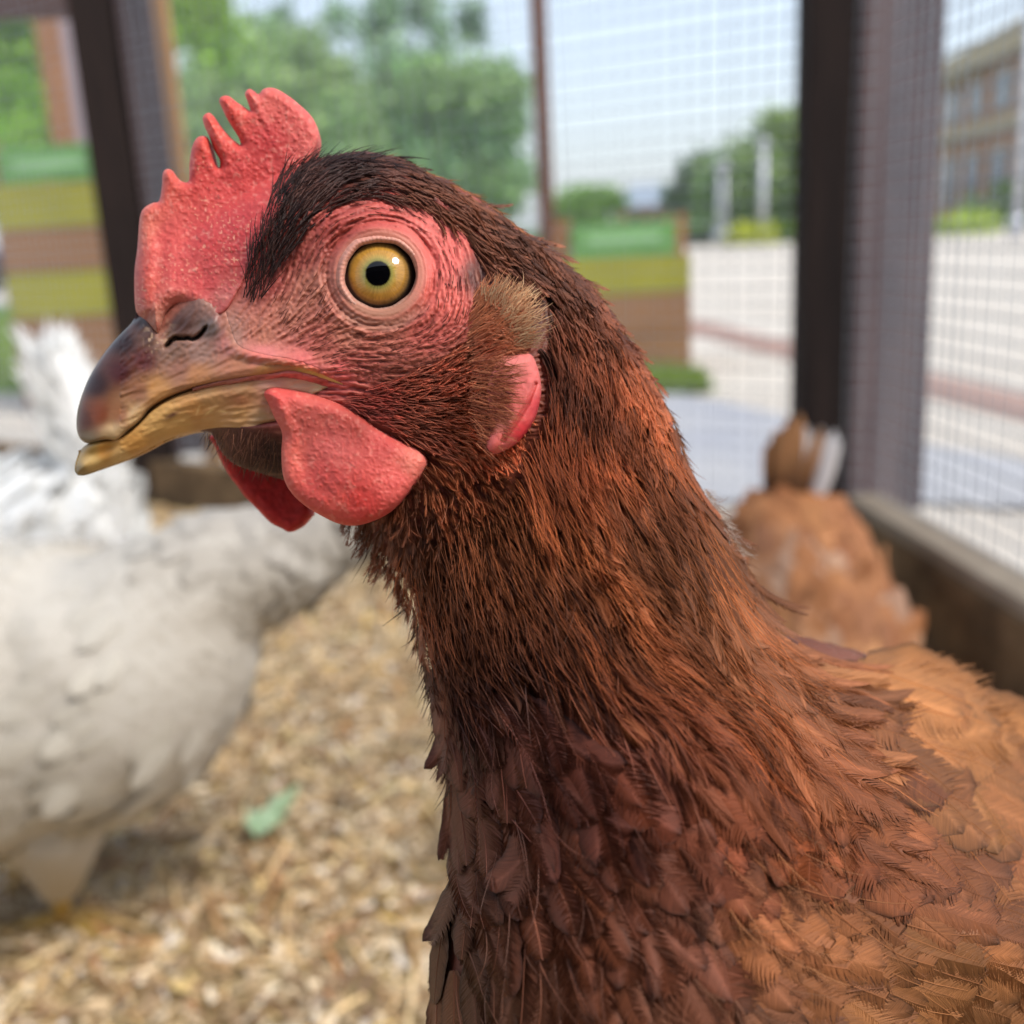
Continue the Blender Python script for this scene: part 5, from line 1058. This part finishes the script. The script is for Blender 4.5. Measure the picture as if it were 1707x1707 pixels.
# fringe of short barbs on the silhouette
edge = resample(poly('600,885,625,925,655,965,683,1015,700,1090,718,1170,733,1260,750,1345,756,1400'), 2.2, False)
n = len(edge); a = np.deg2rad(104 - 8 * r.normal(size=n) - 12 * sm(900, 1200, edge[:, 1])) 
strands('throat_fringe', edge[:, 0] + 6, edge[:, 1], 34 + 12 * r.normal(size=n), mixc([(58, 34, 28), (96, 56, 40), (40, 22, 22)], n, r), ang=a + .12, seed=23, rad=1.0, lift=.6, z0=.2, jit=9)
edge = resample(poly('640,256,720,286,800,326,870,376,930,420,985,475,1035,538,1075,605,1110,665,1133,712,1150,768,1178,822,1210,870,1240,922,1266,980,1292,1030'), 2.0, False)
n = len(edge); strands('nape_fringe', edge[:, 0] - 5, edge[:, 1] + 4, 26 + 8 * r.normal(size=n), mixc([(120, 74, 46), (86, 48, 32), (170, 110, 66)], n, r), seed=24, rad=.8, lift=.3, z0=.2, jit=9, bend=-1)
edge = resample(poly('470,318,490,298,510,282,535,270,560,262,590,257,620,255,660,262'), 1.6, False); n = len(edge)
strands('crest_fringe', edge[:, 0], edge[:, 1] + 5, 40 + 14 * r.normal(size=n), mixc([(34, 18, 18), (62, 34, 28), (24, 14, 16)], n, r), seed=29, rad=.9, lift=.5, z0=.2, jit=10, bend=1)
strands('crest_fringe', edge[:, 0] - 8, edge[:, 1] + 12, 44 + 12 * r.normal(size=n), mixc([(34, 18, 18), (62, 34, 28), (24, 14, 16)], n, r), seed=30, rad=.9, lift=1.2, z0=.4, jit=9, bend=1)
# white down peeping out at the nape
edge = resample(poly('1178,815,1200,850,1222,885,1245,925'), 3, False); n = len(edge)
strands('white_down', np.repeat(edge[:, 0], 4) - 4 + 4 * r.normal(size=4 * n), np.repeat(edge[:, 1], 4), 18 + 4 * r.normal(size=4 * n), mixc([(196, 180, 168), (150, 112, 90)], 4 * n, r), seed=27, rad=.45, lift=.3, z0=1.0, ang=np.deg2rad(35 + 20 * r.normal(size=4 * n)))
# legs (below the picture)
leg_m = mat('hen_leg', L_(196, 160, 80), .5, .4, n1=.4, n1s=300, bump=.4, bumps=300)
for (uu_, dd_) in ((1150, D0 - .02), (1380, D0 + .07)):
    top = P(uu_, 2450, dd_); f0 = np.array([top[0], top[1], .012]); kn = (top * .55 + f0 * .45) + np.array([.01, .012, 0])
    m = MB(); m.tube([top, kn, f0 + [0, 0, .012]], [.014, .006, .005], 10)
    for a in (-.6, 0, .6, math.pi):
        d = np.array([-math.cos(a) * 1.0, math.sin(a), 0]); m.tube([f0 + [0, 0, .012], f0 + d * .02 + [0, 0, .006], f0 + d * (.045 if a != math.pi else .022) + [0, 0, -.002]], [.005, .0045, .002], 8)
    m.build('leg', leg_m, hen, True)
# ================================================================ OTHER HENS
def bird(name, label, nodes, tailn, headp, bodym, feath, seed, tail_dir, tail_len, nfe=1500, fl=.035, legs=(), leghm=None, up=(0, 0, 1), tailw=.03, white=None, face=True, flat=.0028):
    """nodes: (point, half_height, half_width) from rump to neck; one continuous body of oval rings, with blade feathers over it"""
    r = np.random.default_rng(seed); e = empty(name, (nodes[len(nodes) // 2][0][0], nodes[len(nodes) // 2][0][1], .01)); tag(e, label, 'hen')
    Pn = np.array([np.r_[p, a, b] for p, a, b in nodes]); S = []
    n = len(Pn)
    for i in range(n - 1):
        a, b, c, d = Pn[max(i - 1, 0)], Pn[i], Pn[i + 1], Pn[min(i + 2, n - 1)]
        for j in range(8):
            t = j / 8; S.append(.5 * (2 * b + (c - a) * t + (2 * a - 5 * b + 4 * c - d) * t * t + (3 * b - a - 3 * c + d) * t ** 3))
    S.append(Pn[-1]); S = np.array(S); K = len(S); M = 36; T = np.gradient(S[:, :3], axis=0); T /= np.linalg.norm(T, axis=1)[:, None]
    upv = np.array(up, float); side = np.cross(T, upv); side /= np.linalg.norm(side, axis=1)[:, None]; uu = np.cross(side, T)
    an = np.linspace(0, 2 * math.pi, M, endpoint=False)
    V = S[:, None, :3] + (np.cos(an)[None, :, None] * side[:, None] * S[:, None, 4:5]) + (np.sin(an)[None, :, None] * uu[:, None] * S[:, None, 3:4])
    Vn = (np.cos(an)[None, :, None] * side[:, None] / S[:, None, 4:5] + np.sin(an)[None, :, None] * uu[:, None] / S[:, None, 3:4]); Vn /= np.linalg.norm(Vn, axis=2)[..., None]
    A_, I_ = np.meshgrid(an, np.arange(K)); bumpv = (fbm(A_ * 40 + 300, I_ * 9, 22, seed + 3) - .5)
    V = V + Vn * (bumpv * .006)[..., None]
    ends = np.array([S[0, :3] - T[0] * S[0, 3] * .4, S[-1, :3] + T[-1] * S[-1, 3] * .4]); Va = np.concatenate([V.reshape(-1, 3), ends])
    i_ = np.arange(K * M).reshape(K, M); q = np.stack([i_[:-1], np.roll(i_, -1, 1)[:-1], np.roll(i_, -1, 1)[1:], i_[1:]], -1).reshape(-1, 4)
    c0 = np.stack([np.full(M, K * M), np.roll(i_[0], -1), i_[0], i_[0]], 1); c1 = np.stack([np.full(M, K * M + 1), i_[-1], np.roll(i_[-1], -1), np.roll(i_[-1], -1)], 1)
    me = bpy.data.meshes.new('body'); fl_ = [tuple(x) for x in q] + [tuple(x[:3]) for x in c0] + [tuple(x[:3]) for x in c1]; me.from_pydata([tuple(p) for p in Va], [], fl_)
    me.polygons.foreach_set('use_smooth', [True] * len(me.polygons)); me.materials.append(bodym); o = bpy.data.objects.new('body', me); col.objects.link(o); par(o, e)
    # blades: rooted on the skin, pointing to the rump
    k = r.integers(0, K - 1, nfe); a = r.random(nfe) * M; a0 = a.astype(int) % M; base = V[k, a0] * .5 + V[k, (a0 + 1) % M] * .5; nrm = Vn[k, a0]; tg = -T[k]; tg = tg - nrm * (tg * nrm).sum(1)[:, None]; tg /= np.linalg.norm(tg, axis=1)[:, None]
    tg = tg + r.normal(0, .18, tg.shape); tg /= np.linalg.norm(tg, axis=1)[:, None]; sd_ = np.cross(nrm, tg); Lf = fl * r.uniform(.7, 1.3, nfe); Wf = Lf * .30
    ts = np.array([0, .35, .7, .9, 1.0]); ww = np.array([.5, 1, .95, .6, .1]); ss = np.array([-1, 0, 1.0])
    Lf = Lf * np.clip(S[k, 3] / .05, .3, 1)
    pts = base[:, None, None] + tg[:, None, None] * (Lf[:, None] * ts)[:, :, None, None] + sd_[:, None, None] * (Wf[:, None] * ww)[:, :, None, None] * ss[None, None, :, None] + nrm[:, None, None] * (.0008 + flat * ts[None, :, None, None] - .18 * (Wf[:, None, None, None]) * np.abs(ss)[None, None, :, None])
    cc = feath(base, nfe, r); ed = (1 - .12 * (np.abs(ss)[None, :] * ts[:, None]))
    cc = cc[:, None, None] * ed[None, ..., None]
    ii = np.arange(nfe * 15).reshape(nfe, 5, 3); q = np.stack([ii[:, :-1, :-1], ii[:, 1:, :-1], ii[:, 1:, 1:], ii[:, :-1, 1:]], -1).reshape(-1, 4)
    npmesh('plumage', pts.reshape(-1, 3), q, feather_m, e, colors=cc.reshape(-1, 3))
    # tail fan
    td = np.array(tail_dir, float); td /= np.linalg.norm(td); root = S[1, :3]; sw = np.cross(td, [0, 1.0, .2]); sw /= np.linalg.norm(sw)
    if tailn >= 40:
        m = MB(); ax_ = [root + td * tail_len * t + np.array([.012 * math.sin(t * 4), 0, 0]) for t in np.linspace(-.15, .86, 9)]
        rd_ = [.046, .040, .032, .029, .028, .027, .027, .024, .014]; m.tube(ax_, rd_, 18)
        o = m.build('tail', bodym, e, True); nt_ = 900; k = r.random(nt_) ** .8; a = r.random(nt_) * 6.283; rad_ = np.interp(k, np.linspace(0, 1, 9), rd_)
        c = root + td * (tail_len * (k * 1.0 - .15))[:, None] + np.stack([.012 * np.sin(k * 4) + rad_ * np.cos(a) * .95, rad_ * np.sin(a) * .95, 0 * a], 1)
        dd = td + np.stack([np.cos(a), np.sin(a), 0 * a], 1) * .35 + r.normal(0, .2, (nt_, 3)); dd /= np.linalg.norm(dd, axis=1)[:, None]; sd_ = np.cross(dd, r.normal(size=(nt_, 3))); sd_ /= np.linalg.norm(sd_, axis=1)[:, None]; ll = r.uniform(.015, .035, nt_)[:, None]
        vv = np.stack([c - sd_ * .003, c + sd_ * .003, c + dd * ll * .6 + sd_ * .004, c + dd * ll, c + dd * ll * .6 - sd_ * .004], 1)
        vv = np.stack([c - sd_ * .003, c + sd_ * .003, c + dd * ll + sd_ * .001, c + dd * ll - sd_ * .001], 1).reshape(-1, 3)
        npmesh('tail_fluff', vv, np.arange(nt_ * 4).reshape(nt_, 4), feather_m, o, colors=np.repeat(feath(c, nt_, r), 4, 0))
    elif tailn:
        qv = []; qf = []; qc = []
        for i in range(tailn):
            f = (i / (tailn - 1) - .5) * 2; d = td + sw * f * (.42 if tailn < 12 else .20) + r.normal(0, .05 if tailn < 20 else .09, 3); d /= np.linalg.norm(d); L1 = tail_len * (1 - .22 * f * f) * r.uniform(.85 if tailn < 20 else .45, 1.05); off = np.array([0, 1, 0]) * r.uniform(-.02, .02)
            w_ = np.cross(d, [0, 1.0, 0]); w_ /= np.linalg.norm(w_)
            for t, wd in ((0, .5), (.3, .9), (.7, 1), (.9, .8), (1, .2)):
                c = root + off + sw * f * tailw + d * L1 * t
                for s in (-1, 0, 1): qv.append(c + w_ * s * wd * tailw * .42 + np.array([0, -1, 0]) * .004 * (1 - abs(s)))
                cx = (white(f, t) if white is not None else feath(c[None], 1, r)[0]); qc += [cx] * 3
            b = i * 15
            for j in range(4):
                for s in range(2): qf.append((b + j * 3 + s, b + j * 3 + s + 1, b + (j + 1) * 3 + s + 1, b + (j + 1) * 3 + s))
        npmesh('tail', np.array(qv), np.array(qf), feather_m, e, colors=np.array(qc))
    # head with comb, beak, eyes and wattles
    if face:
        hp, hd = np.array(headp[0], float), np.array(headp[1], float); hd /= np.linalg.norm(hd); sx = np.cross(hd, [0, 0, 1.0]); sx /= np.linalg.norm(sx); hu = np.cross(sx, hd)
        m = MB(); m.tube([hp - hd * .02, hp - hd * .008, hp + hd * .008, hp + hd * .02, hp + hd * .03], [.012, .018, .018, .013, .006], 14); m.build('head', bodym, e, True)
        m = MB(); m.tube([hp + hd * .022, hp + hd * .034, hp + hd * .046 - hu * .004], [.009, .006, .0015], 10); m.build('beak', leg_m, e, True)
        redm = comb_plain
        m = MB(); m.tube([hp - hd * .012 + hu * .018, hp + hu * .026, hp + hd * .012 + hu * .024, hp + hd * .024 + hu * .014], [.003, .007, .007, .003], 8); m.build('comb', redm, e, True)
        for s in (-1, 1):
            m = MB(); m.tube([hp + hd * .018 - hu * .012 + sx * s * .006, hp + hd * .016 - hu * .024 + sx * s * .008, hp + hd * .014 - hu * .032 + sx * s * .008], [.003, .007, .002], 8); m.build('wattle', redm, e, True)
            m = MB(); m.tube([hp + hd * .008 + hu * .004 + sx * s * .015, hp + hd * .008 + hu * .004 + sx * s * .019], [.004, .002], 10); m.build('eye', dark_wood, e, True)
    for (tx, foot, rad) in legs:
        tx = np.array(tx, float); foot = np.array(foot, float); mid = tx * .42 + foot * .58
        m = MB(); m.tube([tx + (tx - foot) * .25, tx, mid], [rad * 1.25, rad * 1.15, rad * .45], 14); m.build('thigh', bodym, e, True)
        m = MB(); m.tube([mid, foot + [0, 0, .01]], [.006, .005], 8)
        for a in (-.5, 0, .5, math.pi): d = np.array([math.cos(a), math.sin(a) * .9, 0]); m.tube([foot + [0, 0, .01], foot + d * .04 + [0, 0, .002]], [.005, .002], 7)
        m.build('leg', leg_m, e, True)
    return e
comb_plain = mat('hen_comb', L_(190, 50, 52), .45, .4)
white_m = mat('white_plumage', L_(190, 184, 174), .7, .2, n1=.4, n1s=14, n1c=L_(180, 170, 156), bump=.4, bumps=60)
white_bright = mat('bright_white_plumage', L_(244, 244, 244), .7, .2, n1=.3, n1s=30, n1c=L_(205, 205, 205), bump=.4, bumps=60)
tan_m = mat('tan_plumage', L_(176, 118, 74), .7, .2, n1=.7, n1s=40, n1c=L_(206, 156, 108), bump=.4, bumps=60)
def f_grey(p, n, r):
    k = sm(.40, .20, p[:, 2] + .35 * (p[:, 0] + .15))[:, None]; k2 = sm(.35, .7, fbm(p[:, 0] * 1000, p[:, 2] * 1000, 60, 5))[:, None] * .3  # greyish plumage, with upper-left shading also put into the colour
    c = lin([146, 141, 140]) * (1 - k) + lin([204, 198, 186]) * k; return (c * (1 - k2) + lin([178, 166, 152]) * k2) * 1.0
def f_white(p, n, r): return lin([250, 250, 248]) * r.uniform(.85, 1.05, (n, 1))
def f_tan(p, n, r):
    k = r.random((n, 1)); c = lin([196, 134, 86]) * (1 - k) + lin([150, 94, 58]) * k; w = sm(.52, .62, fbm(p[:, 0] * 1000, p[:, 2] * 1000, 24, 9))[:, None] * .35 * sm(.86, .80, p[:, 1])[:, None]
    return c * (1 - w) + lin([224, 202, 180]) * w
# grey-white hen, front left, neck stretched behind the wattles
q = lambda u, v, d: P(u, v, d)
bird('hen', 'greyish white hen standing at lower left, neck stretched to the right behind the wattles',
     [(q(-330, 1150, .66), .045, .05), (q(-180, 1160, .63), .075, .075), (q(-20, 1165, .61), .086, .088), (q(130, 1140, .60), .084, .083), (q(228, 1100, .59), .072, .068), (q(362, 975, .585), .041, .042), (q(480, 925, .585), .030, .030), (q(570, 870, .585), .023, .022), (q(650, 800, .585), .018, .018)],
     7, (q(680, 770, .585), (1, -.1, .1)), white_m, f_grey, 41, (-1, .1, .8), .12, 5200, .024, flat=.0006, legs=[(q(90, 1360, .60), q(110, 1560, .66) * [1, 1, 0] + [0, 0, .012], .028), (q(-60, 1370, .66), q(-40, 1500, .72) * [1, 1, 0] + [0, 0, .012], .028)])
# bright white hen further back with its tail up
bird('hen', 'bright white hen with its fluffy tail raised beside the beak tip',
     [(q(150, 870, 1.10), .050, .055), (q(60, 890, 1.11), .075, .075), (q(-40, 920, 1.12), .080, .08), (q(-140, 920, 1.13), .066, .066), (q(-210, 850, 1.13), .040, .038), (q(-250, 770, 1.13), .024, .024), (q(-270, 720, 1.13), .018, .018)],
     70, (q(-280, 690, 1.13), (-1, -.2, 0)), white_bright, f_white, 42, (-.02, 0, 1), .215, 1800, .04, tailw=.024, white=lambda f, t: lin([236, 236, 236]),
     legs=[(q(20, 1000, 1.10), q(20, 1100, 1.2) * [1, 1, 0] + [0, 0, .012], .02), (q(-60, 1000, 1.14), q(-60, 1100, 1.24) * [1, 1, 0] + [0, 0, .012], .02)])
# tan hen behind the brown hen's back, head down, tail up
def tanw(f, t): return lin([226, 222, 222]) if f < -.1 else (lin([176, 128, 88]) if t > .35 else lin([70, 42, 30]))
bird('hen', 'tan and white hen pecking behind the back of the brown hen, tail up',
     [(q(1312, 872, .98), .030, .040), (q(1330, 920, .95), .044, .056), (q(1358, 1000, .90), .052, .062), (q(1385, 1080, .86), .056, .063), (q(1400, 1165, .83), .054, .058), (q(1410, 1260, .80), .038, .040), (q(1415, 1340, .78), .026, .026), (q(1418, 1400, .76), .019, .019)],
     16, (q(1420, 1430, .75), (.1, -.5, -.8)), tan_m, f_tan, 43, (.14, -.1, 1), .105, 2000, .03, flat=.0014, up=(0, .7, .7), tailw=.015, white=tanw,
     legs=[(q(1330, 1090, .92), q(1330, 1150, 1.0) * [1, 1, 0] + [0, 0, .012], .018), (q(1420, 1090, .92), q(1420, 1150, 1.0) * [1, 1, 0] + [0, 0, .012], .018)])
